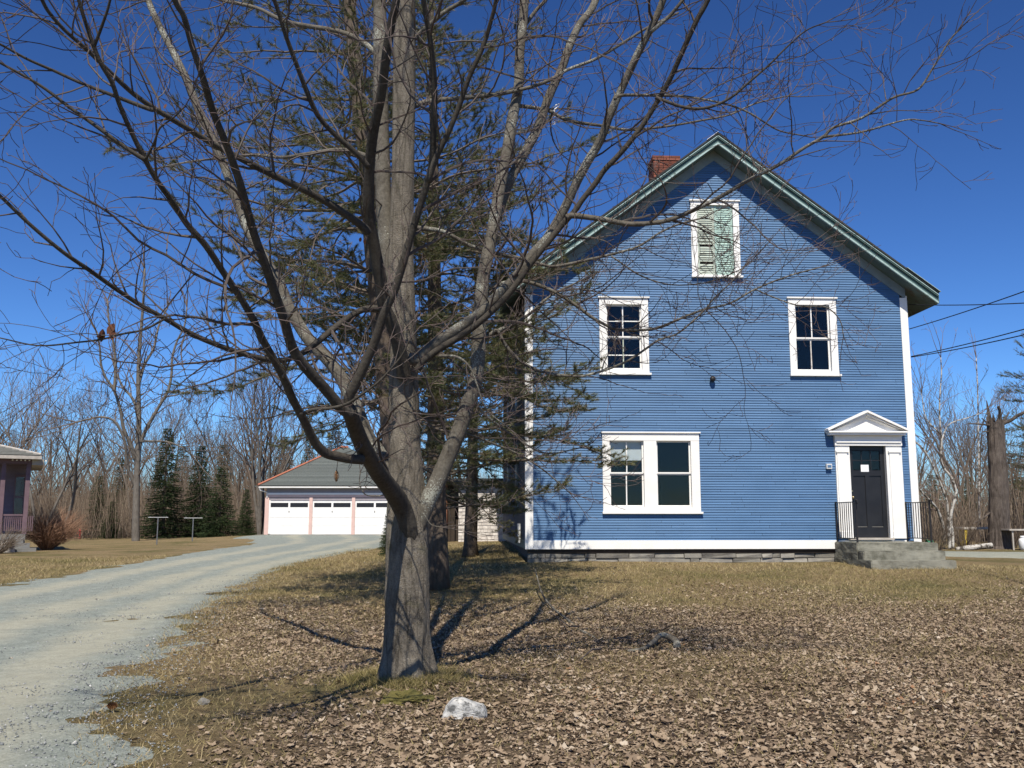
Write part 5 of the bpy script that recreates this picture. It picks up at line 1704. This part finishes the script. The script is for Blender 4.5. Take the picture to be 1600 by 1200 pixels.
# broken dead trunk on the right
def make_snag():
    Y = 31.5
    b = at(1562, 862, Y); bz = gz(b.x, Y); off = Vector((0, 0, bz - b.z)); b.z = bz
    root = empty('broken_tree_trunk', b, 0, 'tall broken dead trunk with jagged top beside the gravel', 'dead tree')
    P, Rr = trace([(1563, 866), (1562, 845), (1561, 800), (1560, 750), (1558, 710), (1556, 675), (1555, 665)], 34, 23, [Y, Y], 8, 0.5)
    Rr[0] *= 1.3; Rr[1] *= 1.25; Rr[2] *= 1.18; Rr[3] *= 1.1
    P = [p + off for p in P]
    def wb(i, k, p):
        a = math.atan2(p.y - Y, p.x - b.x)
        return 1 + 0.10 * (1 - 2 * abs(noise.noise(Vector((math.cos(a) * 5, math.sin(a) * 5, p.z * 0.8))))) + 0.05 * noise.noise(p * 3)
    m = MB().tube(P, Rr, 40, cap=False, wob=wb)
    n = 40; last = len(m.v) - n
    top = []
    for k in range(n):
        x, y, z = m.v[last + k]
        h = 0.55 * max(0, noise.noise(Vector((k * 0.33, 2, 0))) + 0.15) + 0.12 * abs(noise.noise(Vector((k * 1.7, 5, 0)))) + (0.75 if k % 40 in (2, 3) else 0)
        top.append((x * 0.985 + P[-1].x * 0.015, y, z + h))
    b0 = len(m.v); m.v.extend(top)
    c = len(m.v); m.v.append((P[-1].x, P[-1].y, P[-1].z - 0.3))
    for k in range(n):
        k2 = (k + 1) % n
        m.f.append((last + k, last + k2, b0 + k2, b0 + k)); m.f.append((b0 + k, b0 + k2, c))
    m.build('trunk', MT['snag'], root, False, origin=b)
    for pts, w0, w1, dy in (([(1556, 655), (1540, 653), (1528, 652), (1513, 651)], 4, 2, -0.4), ([(1548, 660), (1540, 648), (1534, 643)], 4, 1.5, 0), ([(1566, 652), (1580, 646), (1592, 638), (1606, 632), (1640, 618)], 6, 4, -0.5),
                            ([(1560, 650), (1563, 636), (1560, 624)], 6, 4, -0.2), ([(1566, 650), (1572, 642), (1577, 634)], 4, 1.5, 0.2), ([(1545, 664), (1536, 664)], 3, 2, -.4), ([(1568, 700), (1580, 702), (1588, 698)], 3, 1.5, -.3), ([(1548, 790), (1535, 800), (1520, 808)], 3, 1.2, -.5)):
        P, Rr = trace([(a, b + 14) for a, b in pts], w0, w1, [Y, Y + dy], 4)
        MB().tube([p + off for p in P], Rr, 7).build('limb_stub', MT['snag'], root, origin=b)
make_snag()
b = at(1668, 860, 37); b.z = gz(b.x, 37)
make_pine(b, b + Vector((0.2, 0, 9.5)), 0.2, 44, 'dark pine at the right edge behind the broken trunk', lmax=3.6, live0=0.6, dens=1.5, K=14)

# ------------------------------------------------------------------ shrubs and brush
def make_shrub(name, loc, n, h, spread, seed, mat, label, lean=(0, 0), rad=0.006, category='shrub', group=None):
    g = random.Random(seed)
    m = MB(); cols = []
    for i in range(n):
        a = g.uniform(0, 6.283); s = g.random() ** 0.6
        L = h * g.uniform(0.55, 1.05)
        p = Vector((math.cos(a) * 0.18 * spread, math.sin(a) * 0.18 * spread, -0.03))
        d = Vector((math.cos(a) * s * spread + lean[0], math.sin(a) * s * spread + lean[1], 1)).normalized()
        pts = [p.copy()]
        for k in range(5):
            d = (d + rvec(g) * 0.2 + Vector((math.cos(a), math.sin(a), -0.25)) * 0.05 * s).normalized()
            p = p + d * L / 5
            pts.append(p.copy())
        v0 = len(m.v)
        m.tube(pts, [rad * (1.3 - 0.2 * k) for k in range(6)], 3, cap=False)
        for q in range(4):
            j = g.randrange(2, 5)
            dd = (pts[j + 1] - pts[j]).normalized()
            e = pts[j] + (dd + rvec(g) * 0.55).normalized() * L * g.uniform(0.15, 0.35)
            m.tube([pts[j], e], [rad * 0.7, rad * 0.35], 3, cap=False)
        cols += [g.random()] * (len(m.v) - v0)
    o = m.build(name, MT[mat], loc=loc)
    at_ = o.data.attributes.new('rnd', 'FLOAT', 'POINT')
    at_.data.foreach_set('value', cols)
    return tag(o, label, category, group)
def gp(px, Y): 
    p = at(px, 840, Y); return Vector((p.x, Y, gz(p.x, Y)))
make_shrub('reddish_shrub', gp(74, 43), 620, 2.1, 0.85, 1, 'shrub', 'reddish brown bare shrub right of the porch steps', (0.15, 0), 0.007)
make_shrub('pale_shrub', gp(-6, 38.5), 160, 1.5, 1.0, 2, 'brush', 'pale bare twiggy shrub at the left edge before the steps', (0.3, 0), 0.006)
for i, (px, Y, n, h) in enumerate(((1462, 29.8, 90, 1.2), (1505, 31.5, 80, 1.5), (1445, 31, 70, 1.1), (1580, 33, 80, 1.3))):
    make_shrub('dry_weed_clump', gp(px, Y), n, h, 0.6, 10 + i, 'brush', ['clump of dry brown stalks at the foot of the birch', 'clump of tall dry stalks between birch and plank bench', 'clump of dry stalks close behind the right railing', 'clump of bare stalks right of the broken trunk'][i], rad=0.006, category='weeds')

def brush_mass(name, n, xr, yr, hr, seed, label):
    """tangle of understorey too fine to count"""
    rn = np.random.default_rng(seed)
    x = rn.uniform(*xr, n); y = rn.uniform(*yr, n)
    z = gz_np(x, y)
    h = rn.uniform(*hr, n) * rn.uniform(0.5, 1, n)
    lx, ly = rn.normal(0, 0.22, n) * h, rn.normal(0, 0.22, n) * h
    wdt = rn.uniform(0.008, 0.03, n)
    th = rn.uniform(0, np.pi, n)
    cx, sx = np.cos(th) * wdt, np.sin(th) * wdt
    b = np.stack([x, y, z], 1); t = np.stack([x + lx, y + ly, z + h], 1)
    V = np.empty((n, 4, 3))
    for k, ang in enumerate((0, 2.094, 4.189)):
        V[:, k] = b + np.stack([np.cos(th + ang) * wdt, np.sin(th + ang) * wdt, np.zeros(n)], 1)
    V[:, 3] = t
    i = np.arange(n)[:, None] * 4
    T = np.concatenate([i + np.array([[0, 1, 3]]), i + np.array([[1, 2, 3]]), i + np.array([[2, 0, 3]])], 0)
    o = np_mesh(name, V.reshape(-1, 3), T, MT['brush'], np.repeat(rn.uniform(0, 1, n), 4))
    return tag(o, label, 'undergrowth', kind='stuff')
brush_mass('undergrowth', 52000, (-80, -14), (80, 128), (1.5, 9), 5, 'tangled bare undergrowth of the wood beyond the lawn')
brush_mass('undergrowth', 26000, (-40, 10), (72, 125), (1.5, 9), 6, 'tangled bare undergrowth of the wood behind the garage')
brush_mass('undergrowth', 20000, (17, 70), (36, 85), (1.2, 6.5), 7, 'tangled bare undergrowth of the wood at the right')

# ------------------------------------------------------------------ ground cover
rn = np.random.default_rng(17)
def scatter(n, xr, yr, dens):
    x = rn.uniform(*xr, n); y = rn.uniform(*yr, n)
    vis = np.abs(x) < 0.60 * y + 2.0                   # a little wider than the photograph
    x, y = x[vis], y[vis]
    keep = rn.random(len(x)) < dens(x, y)
    return x[keep], y[keep]

def ground_detail(x, y):
    nz = np.array([noise.fractal(Vector((a * 0.9, b * 0.9, 0)), 0.8, 2.1, 4) for a, b in zip(x, y)])
    return gz_np(x, y) + 0.022 * nz

def rot_mats(n, tilt):
    yaw = rn.uniform(0, 2 * np.pi, n); rx = rn.normal(0, tilt, n); ry = rn.normal(0, tilt, n)
    cz, sz, cx, sx, cy, sy = np.cos(yaw), np.sin(yaw), np.cos(rx), np.sin(rx), np.cos(ry), np.sin(ry)
    Rz = np.zeros((n, 3, 3)); Rz[:, 0, 0] = cz; Rz[:, 0, 1] = -sz; Rz[:, 1, 0] = sz; Rz[:, 1, 1] = cz; Rz[:, 2, 2] = 1
    Rx = np.zeros((n, 3, 3)); Rx[:, 0, 0] = 1; Rx[:, 1, 1] = cx; Rx[:, 1, 2] = -sx; Rx[:, 2, 1] = sx; Rx[:, 2, 2] = cx
    Ry = np.zeros((n, 3, 3)); Ry[:, 1, 1] = 1; Ry[:, 0, 0] = cy; Ry[:, 0, 2] = sy; Ry[:, 2, 0] = -sy; Ry[:, 2, 2] = cy
    return Rz @ Ry @ Rx

def leaves():
    # lobed, curled leaf outline round a midrib
    ang = np.array([-90, -25, 18, 50, 90, 130, 162, 205]) * np.pi / 180
    rad = np.array([0.6, 1.0, 0.55, 0.95, 1.15, 0.95, 0.55, 1.0])
    n = 400000
    x, y = scatter(n, (-8, 16), (4.6, 18.5), lambda x, y: np.clip(litter_mask(x, y) * 0.9 + 0.02 * (x > drive_edges(y)[1]) + 0.002, 0, 1))
    sz = 0.010 + 0.025 * rn.random(len(x)) ** 2.0
    sz = sz * np.where(rn.random(len(x)) < 0.07, 1.5, 1)
    z = ground_detail(x, y) + rn.uniform(0.002, 0.022, len(x))
    m = len(x)
    k = len(ang)
    T = np.zeros((m, k + 1, 3))
    rr = rad[None] * rn.uniform(0.75, 1.2, (m, k))
    T[:, 1:, 0] = np.cos(ang)[None] * rr * rn.uniform(0.55, 1.0, (m, 1))
    T[:, 1:, 1] = np.sin(ang)[None] * rr
    curl = rn.uniform(-0.4, 0.9, (m, 1)); fold = rn.uniform(-0.2, 0.4, (m, 1))
    T[:, 1:, 2] = curl * (T[:, 1:, 1] ** 2) * 0.6 + fold * np.abs(T[:, 1:, 0]) + rn.normal(0, 0.12, (m, k))
    T *= sz[:, None, None]
    V = np.einsum('nij,nkj->nki', rot_mats(m, 0.24), T)
    V[:, :, 0] += x[:, None]; V[:, :, 1] += y[:, None]; V[:, :, 2] += z[:, None]
    i = np.arange(m)[:, None] * (k + 1)
    tr = np.concatenate([i + np.array([[0, 1 + q, 1 + (q + 1) % k]]) for q in range(k)], 0)
    patch = np.array([noise.noise(Vector((a * 0.7, b * 0.7, 23))) for a, b in zip(x, y)])
    tone = np.clip(rn.beta(2.0, 2.2, m) + 0.22 * patch, 0, 1)
    o = np_mesh('fallen_leaves', V.reshape(-1, 3), tr, MT['leaf'], np.repeat(tone, k + 1))
    print('leaves', m, len(tr))
    tag(o, 'dry brown fallen leaves covering the ground under the maple', 'leaves', kind='stuff')
leaves()

def grass():
    n = 520000
    def dens(x, y):
        l, r = drive_edges(y)
        off = ((x > r - 0.25) | (x < l + 0.1)) * 1.0
        house_ = ((x > 0.2) & (y > 21.7)) * 1.0
        return off * (1 - house_) * (0.55 + 0.45 * (1 - litter_mask(x, y))) * np.clip(14 / y, 0.2, 1)
    x, y = scatter(n, (-22, 17), (4.6, 34), dens)
    # longer tufts where the mower does not reach, round the maple's roots and the stone
    k = 5200
    aa = rn.uniform(0, 2 * np.pi, k); rr2 = 0.27 + np.abs(rn.normal(0, 0.16, k))
    x = np.r_[x, TB.x + np.cos(aa) * rr2]; y = np.r_[y, 8.8 + np.sin(aa) * rr2]
    m = len(x)
    z = ground_detail(x, y) - 0.004
    h = rn.uniform(0.02, 0.06, m) * (1 + 0.02 * y)
    h[-k:] *= rn.uniform(0.8, 1.7, k)
    lean = rn.normal(0, 0.9, (m, 2)) * h[:, None]
    w_ = rn.uniform(0.0016, 0.0034, m) * (1 + 0.06 * y)
    th = rn.uniform(0, np.pi, m)
    V = np.empty((m, 3, 3))
    V[:, 0] = np.stack([x - np.cos(th) * w_, y - np.sin(th) * w_, z], 1)
    V[:, 1] = np.stack([x + np.cos(th) * w_, y + np.sin(th) * w_, z], 1)
    V[:, 2] = np.stack([x + lean[:, 0], y + lean[:, 1], z + h], 1)
    patch = np.array([noise.noise(Vector((a * 0.45, b * 0.45, 11))) for a, b in zip(x, y)])
    moss = np.exp(-(((x + 1.2) / 1.4) ** 2 + ((y - 8.6) / 1.1) ** 2))
    band = np.exp(-((y - 18.6 - 0.04 * x) / 1.1) ** 2)
    tone = np.clip(0.62 + 0.30 * patch - 0.30 * moss - 0.22 * band * (x > -2) + rn.normal(0, 0.2, m), 0, 1)
    o = np_mesh('dry_grass', V.reshape(-1, 3), np.arange(m * 3).reshape(-1, 3), MT['blade'], np.repeat(tone, 3))
    print('grass', m)
    tag(o, 'short dry tan grass of the lawn', 'grass', kind='stuff')
grass()

def gravel():
    n = 110000
    def dens(x, y):
        l, r = drive_edges(y)
        e = np.minimum(x - l, r - x)
        edge = np.exp(-((r - x - 0.5) / 0.7) ** 2)
        return np.clip((e > -0.5) * (0.2 + 0.4 * edge), 0, 1) * np.clip(11 / y, 0.15, 1)
    x, y = scatter(n, (-12, -2), (4.6, 24), dens)
    m = len(x)
    z = ground_detail(x, y) + 0.022
    s = rn.uniform(0.004, 0.013, m) * np.where(rn.random(m) < 0.04, 1.9, 1)
    oct_ = np.array([(1, 0, 0), (0, 1, 0), (-1, 0, 0), (0, -1, 0), (0, 0, 0.75), (0, 0, -0.5)])
    fc = np.array([(0, 1, 4), (1, 2, 4), (2, 3, 4), (3, 0, 4), (1, 0, 5), (2, 1, 5), (3, 2, 5), (0, 3, 5)])
    T = oct_[None] * s[:, None, None] * rn.uniform(0.6, 1.3, (m, 6, 1))
    V = np.einsum('nij,nkj->nki', rot_mats(m, 0.5), T)
    V[:, :, 0] += x[:, None]; V[:, :, 1] += y[:, None]; V[:, :, 2] += z[:, None]
    i = np.arange(m)[:, None] * 6
    tr = np.concatenate([i + f[None] for f in fc], 0)
    o = np_mesh('gravel', V.reshape(-1, 3), tr, MT['pebble'], np.repeat(rn.beta(2, 2.2, m), 6))
    tag(o, 'loose blue grey gravel along the edge of the drive', 'gravel', kind='stuff')
gravel()

# ------------------------------------------------------------------ small things
import bmesh
def rock(name, loc, size, seed, mat, sub=3, amp=0.25):
    bm = bmesh.new()
    bmesh.ops.create_icosphere(bm, subdivisions=sub, radius=1)
    for v in bm.verts:
        p = v.co.copy()
        n = noise.fractal(p * 1.2 + Vector((seed, 0, 0)), 0.9, 2.0, 4)
        c = noise.cell_vector(p * 1.1 + Vector((seed, 3, 1)))
        v.co = p * (1 + amp * n + 0.10 * (c.x - 0.5))
        v.co = Vector((v.co.x * size[0], v.co.y * size[1], max(v.co.z, -0.5) * size[2]))
    me = bpy.data.meshes.new(name); bm.to_mesh(me); bm.free()
    me.materials.append(MT[mat])
    return link(name, me, None, loc)
p = on_ground(726, 1117)
o = MB()
pts = [(-.19, -.03), (-.15, .06), (-.085, .125), (-.02, .13), (.07, .10), (.15, .075), (.18, .02), (.175, -.03)]
bm = bmesh.new()
vs = []
for yy, sc2 in ((-.12, .80), (-.05, 1.0), (.06, .97), (.14, .7)):
    vs.append([bm.verts.new((x * (0.92 if abs(yy) > .1 else 1) + 0.01 * noise.noise(Vector((x * 9, yy * 9, 1))), yy + 0.03 * noise.noise(Vector((x * 7, z_ * 7, 5))), z_ * sc2 + 0.012 * noise.noise(Vector((x * 11, yy * 8, 8))))) for x, z_ in pts])
for i in range(3):
    for k in range(len(pts) - 1):
        bm.faces.new((vs[i][k], vs[i + 1][k], vs[i + 1][k + 1], vs[i][k + 1]))
bm.faces.new([v for v in vs[0]]); bm.faces.new([v for v in vs[3]][::-1])
bmesh.ops.recalc_face_normals(bm, faces=bm.faces)
me = bpy.data.meshes.new('white_stone'); bm.to_mesh(me); bm.free(); me.materials.append(MT['rock'])
o = link('white_stone', me, None, (p.x, p.y, p.z + 0.0))
md = o.modifiers.new('b', 'BEVEL'); md.width = 0.012; md.segments = 2
md = o.modifiers.new('s', 'SUBSURF'); md.subdivision_type = 'SIMPLE'; md.levels = md.render_levels = 2
tx = bpy.data.textures.new('stone_relief', 'CLOUDS'); tx.noise_scale = 0.08
md = o.modifiers.new('d', 'DISPLACE'); md.texture = tx; md.strength = 0.02
tag(o, 'white angular stone lying at the foot of the maple', 'stone')
p = on_ground(637, 1096)
o = rock('moss_cushion', (p.x, p.y - 0.02, p.z), (0.19, 0.12, 0.075), 4, 'moss', 5, 0.5)
tag(o, 'golden green moss cushion at the base of the maple trunk', 'moss')
p = on_ground(318, 1100)
tag(rock('grey_stone', (p.x, p.y, p.z + 0.01), (0.055, 0.05, 0.035), 9, 'stone', 2), 'small flat grey stone in the grass beside the drive', 'stone')

# fallen branch
def gpt(px, py, lift): 
    q = on_ground(px, py); q.z += lift; return q
fb = gpt(940, 1026, 0)
r = empty('fallen_branch', fb, 0, 'long thin dead branch leaning across the leaf litter', 'branch')
A = [at(836, 888, 17.2), at(846, 925, 15.8), at(862, 948, 14.6), at(884, 966, 13.6), at(905, 984, 12.6), at(928, 998, 11.9), at(940, 1024, 11.2)]
A[0].z = max(A[0].z, gz(A[0].x, A[0].y) + 0.05)
D2 = catmull([tuple(q) for q in A], 5)
MB().tube([Vector(q) for q in D2], list(np.linspace(0.010, 0.03, len(D2))), 6).build('stem', MT['maple_limb'], r, origin=fb)
for s in (((905, 985), (890, 992), (870, 970), (858, 962)), ((938, 1022), (925, 1030), (905, 1040))):
    Q = [gpt(x, y, 0.05 + 0.05 * (k == 1)) for k, (x, y) in enumerate(s)]
    MB().tube(Q, list(np.linspace(0.012, 0.006, len(Q))), 5).build('twig', MT['twig'], r, origin=fb)
lp = gpt(1030, 1010, 0)
r = empty('dead_limb', lp, 0, 'short thick crooked dead limb lying on the leaves', 'branch')
Q = [gpt(980, 1021, 0.02), gpt(1004, 1019, 0.03), gpt(1020, 1013, 0.06), gpt(1032, 1006, 0.09), gpt(1045, 1006, 0.08), gpt(1056, 1010, 0.05), gpt(1058, 1014, 0.02)]
Q = [Vector(q) for q in catmull([tuple(q) for q in Q], 4)]
MB().tube(Q, list(np.linspace(0.016, 0.045, len(Q))), 10).build('stem', MT['maple_limb'], r, True, origin=lp)

# pine cones
def cone(name, loc, L, rot, label):
    m = MB().lathe([(0.005, 0), (0.02, 0.01)], n=8)
    root = empty(name, loc, 0, label, 'pine cone')
    root.rotation_euler = rot
    mm = MB()
    for i in range(70):
        t = i / 70; a = i * 2.39996
        rr_ = 0.26 * math.sin(math.pi * (0.12 + 0.85 * t)) * L
        z_ = t * L
        c, s = math.cos(a), math.sin(a)
        wq = 0.09 * L
        mm.add([(0, 0, z_), (c * rr_ - s * wq, s * rr_ + c * wq, z_ + 0.10 * L), (c * rr_ * 1.15, s * rr_ * 1.15, z_ + 0.13 * L), (c * rr_ + s * wq, s * rr_ - c * wq, z_ + 0.10 * L)], [(0, 1, 2, 3)])
    mm.build('scales', MT['cone'], root)
    MB().tube([(0, 0, -0.05 * L), (0, 0, L)], [0.06 * L, 0.04 * L], 6).build('core', MT['cone'], root)
p = on_ground(167, 1113)
cone('pine_cone', (p.x, p.y, p.z + 0.045), 0.11, (R(85), 0, R(60)), 'brown pine cone lying on the drive near the grass')
p = at(526, 735, 8.3)
cone('hanging_cone', (p.x, p.y, p.z), 0.09, (R(180), 0, 0), 'reddish brown cone hanging before the garage roof')
MB().tube([(0, 0, 0), (0.01, 0, -0.11), (0, 0.0, -0.16)], [0.003] * 3, 4).build('stalk', MT['twig'], bpy.data.objects['hanging_cone'])

# curled dead leaves still hanging in the maple
def dead_leaf(px, py, Y, s, n, label):
    c = at(px, py, Y)
    r = empty('hanging_leaf', c, 0, label, 'leaf', 'dead leaves still in the maple')
    g = random.Random(px)
    for k in range(n):
        m = MB()
        vs, fs = [], []
        off = Vector((g.uniform(-1, 1), g.uniform(-1, 1), g.uniform(-.4, .8))) * s * (0.8 if n > 1 else 0)
        ax = rvec(g); Mx = Matrix.Rotation(g.uniform(0, 3), 3, ax)
        for i in range(5):
            for j in range(4):
                u, v = i / 4 - 0.5, j / 3 - 0.5
                wq = 1.2 * (0.3 - u * u)
                p_ = Vector((v * wq * 1.6, 0.5 * math.sin(v * 3) * wq + 0.1 * u, u * 1.3)) * s
                vs.append(Mx @ p_ + off)
        for i in range(4):
            for j in range(3):
                fs.append((i * 4 + j, i * 4 + j + 1, i * 4 + j + 5, i * 4 + j + 4))
        m.add(vs, fs)
        m.build('blade', MT['dead_leaf'], r, True)
dead_leaf(166, 525, 6.6, 0.07, 5, 'clump of rusty dead leaves on the low left limb')
dead_leaf(258, 166, 6.5, 0.055, 1, 'single curled dead leaf high in the left limbs')
dead_leaf(567, 378, 8.1, 0.04, 2, 'small rusty leaf on the dark stem before the trunk')

# white plastic hanger caught on a limb
c = at(860, 178, 9.62)
r = empty('clothes_hanger', c, 0, 'white plastic clothes hanger caught on a maple branch', 'hanger')
def hp(px, py, dy=0): return at(px, py, 9.62 + dy) - c
q = [hp(858, 172), hp(866, 166), hp(872, 162.5), hp(873.5, 164.5), hp(872, 167), hp(865, 172), hp(865.5, 174)]
MB().tube([Vector(v) for v in catmull([tuple(v) for v in q], 4)], [0.007] * 25, 6).build('upper_loop', MT['white_plastic'], r, True)
q = [hp(853, 176), hp(851.5, 179.5), hp(853, 181.5), hp(856.5, 179)]
MB().tube([Vector(v) for v in catmull([tuple(v) for v in q], 4)], [0.007] * 13, 6).build('hook', MT['white_plastic'], r, True)
q = [hp(865.5, 173), hp(862, 183, -.03), hp(864.5, 195, -.03), hp(867, 194, -.03), hp(867.5, 184, -.03), hp(866, 173)]
MB().tube(q, [0.004] * 6, 5).build('lower_loop', MT['white_plastic'], r, True)
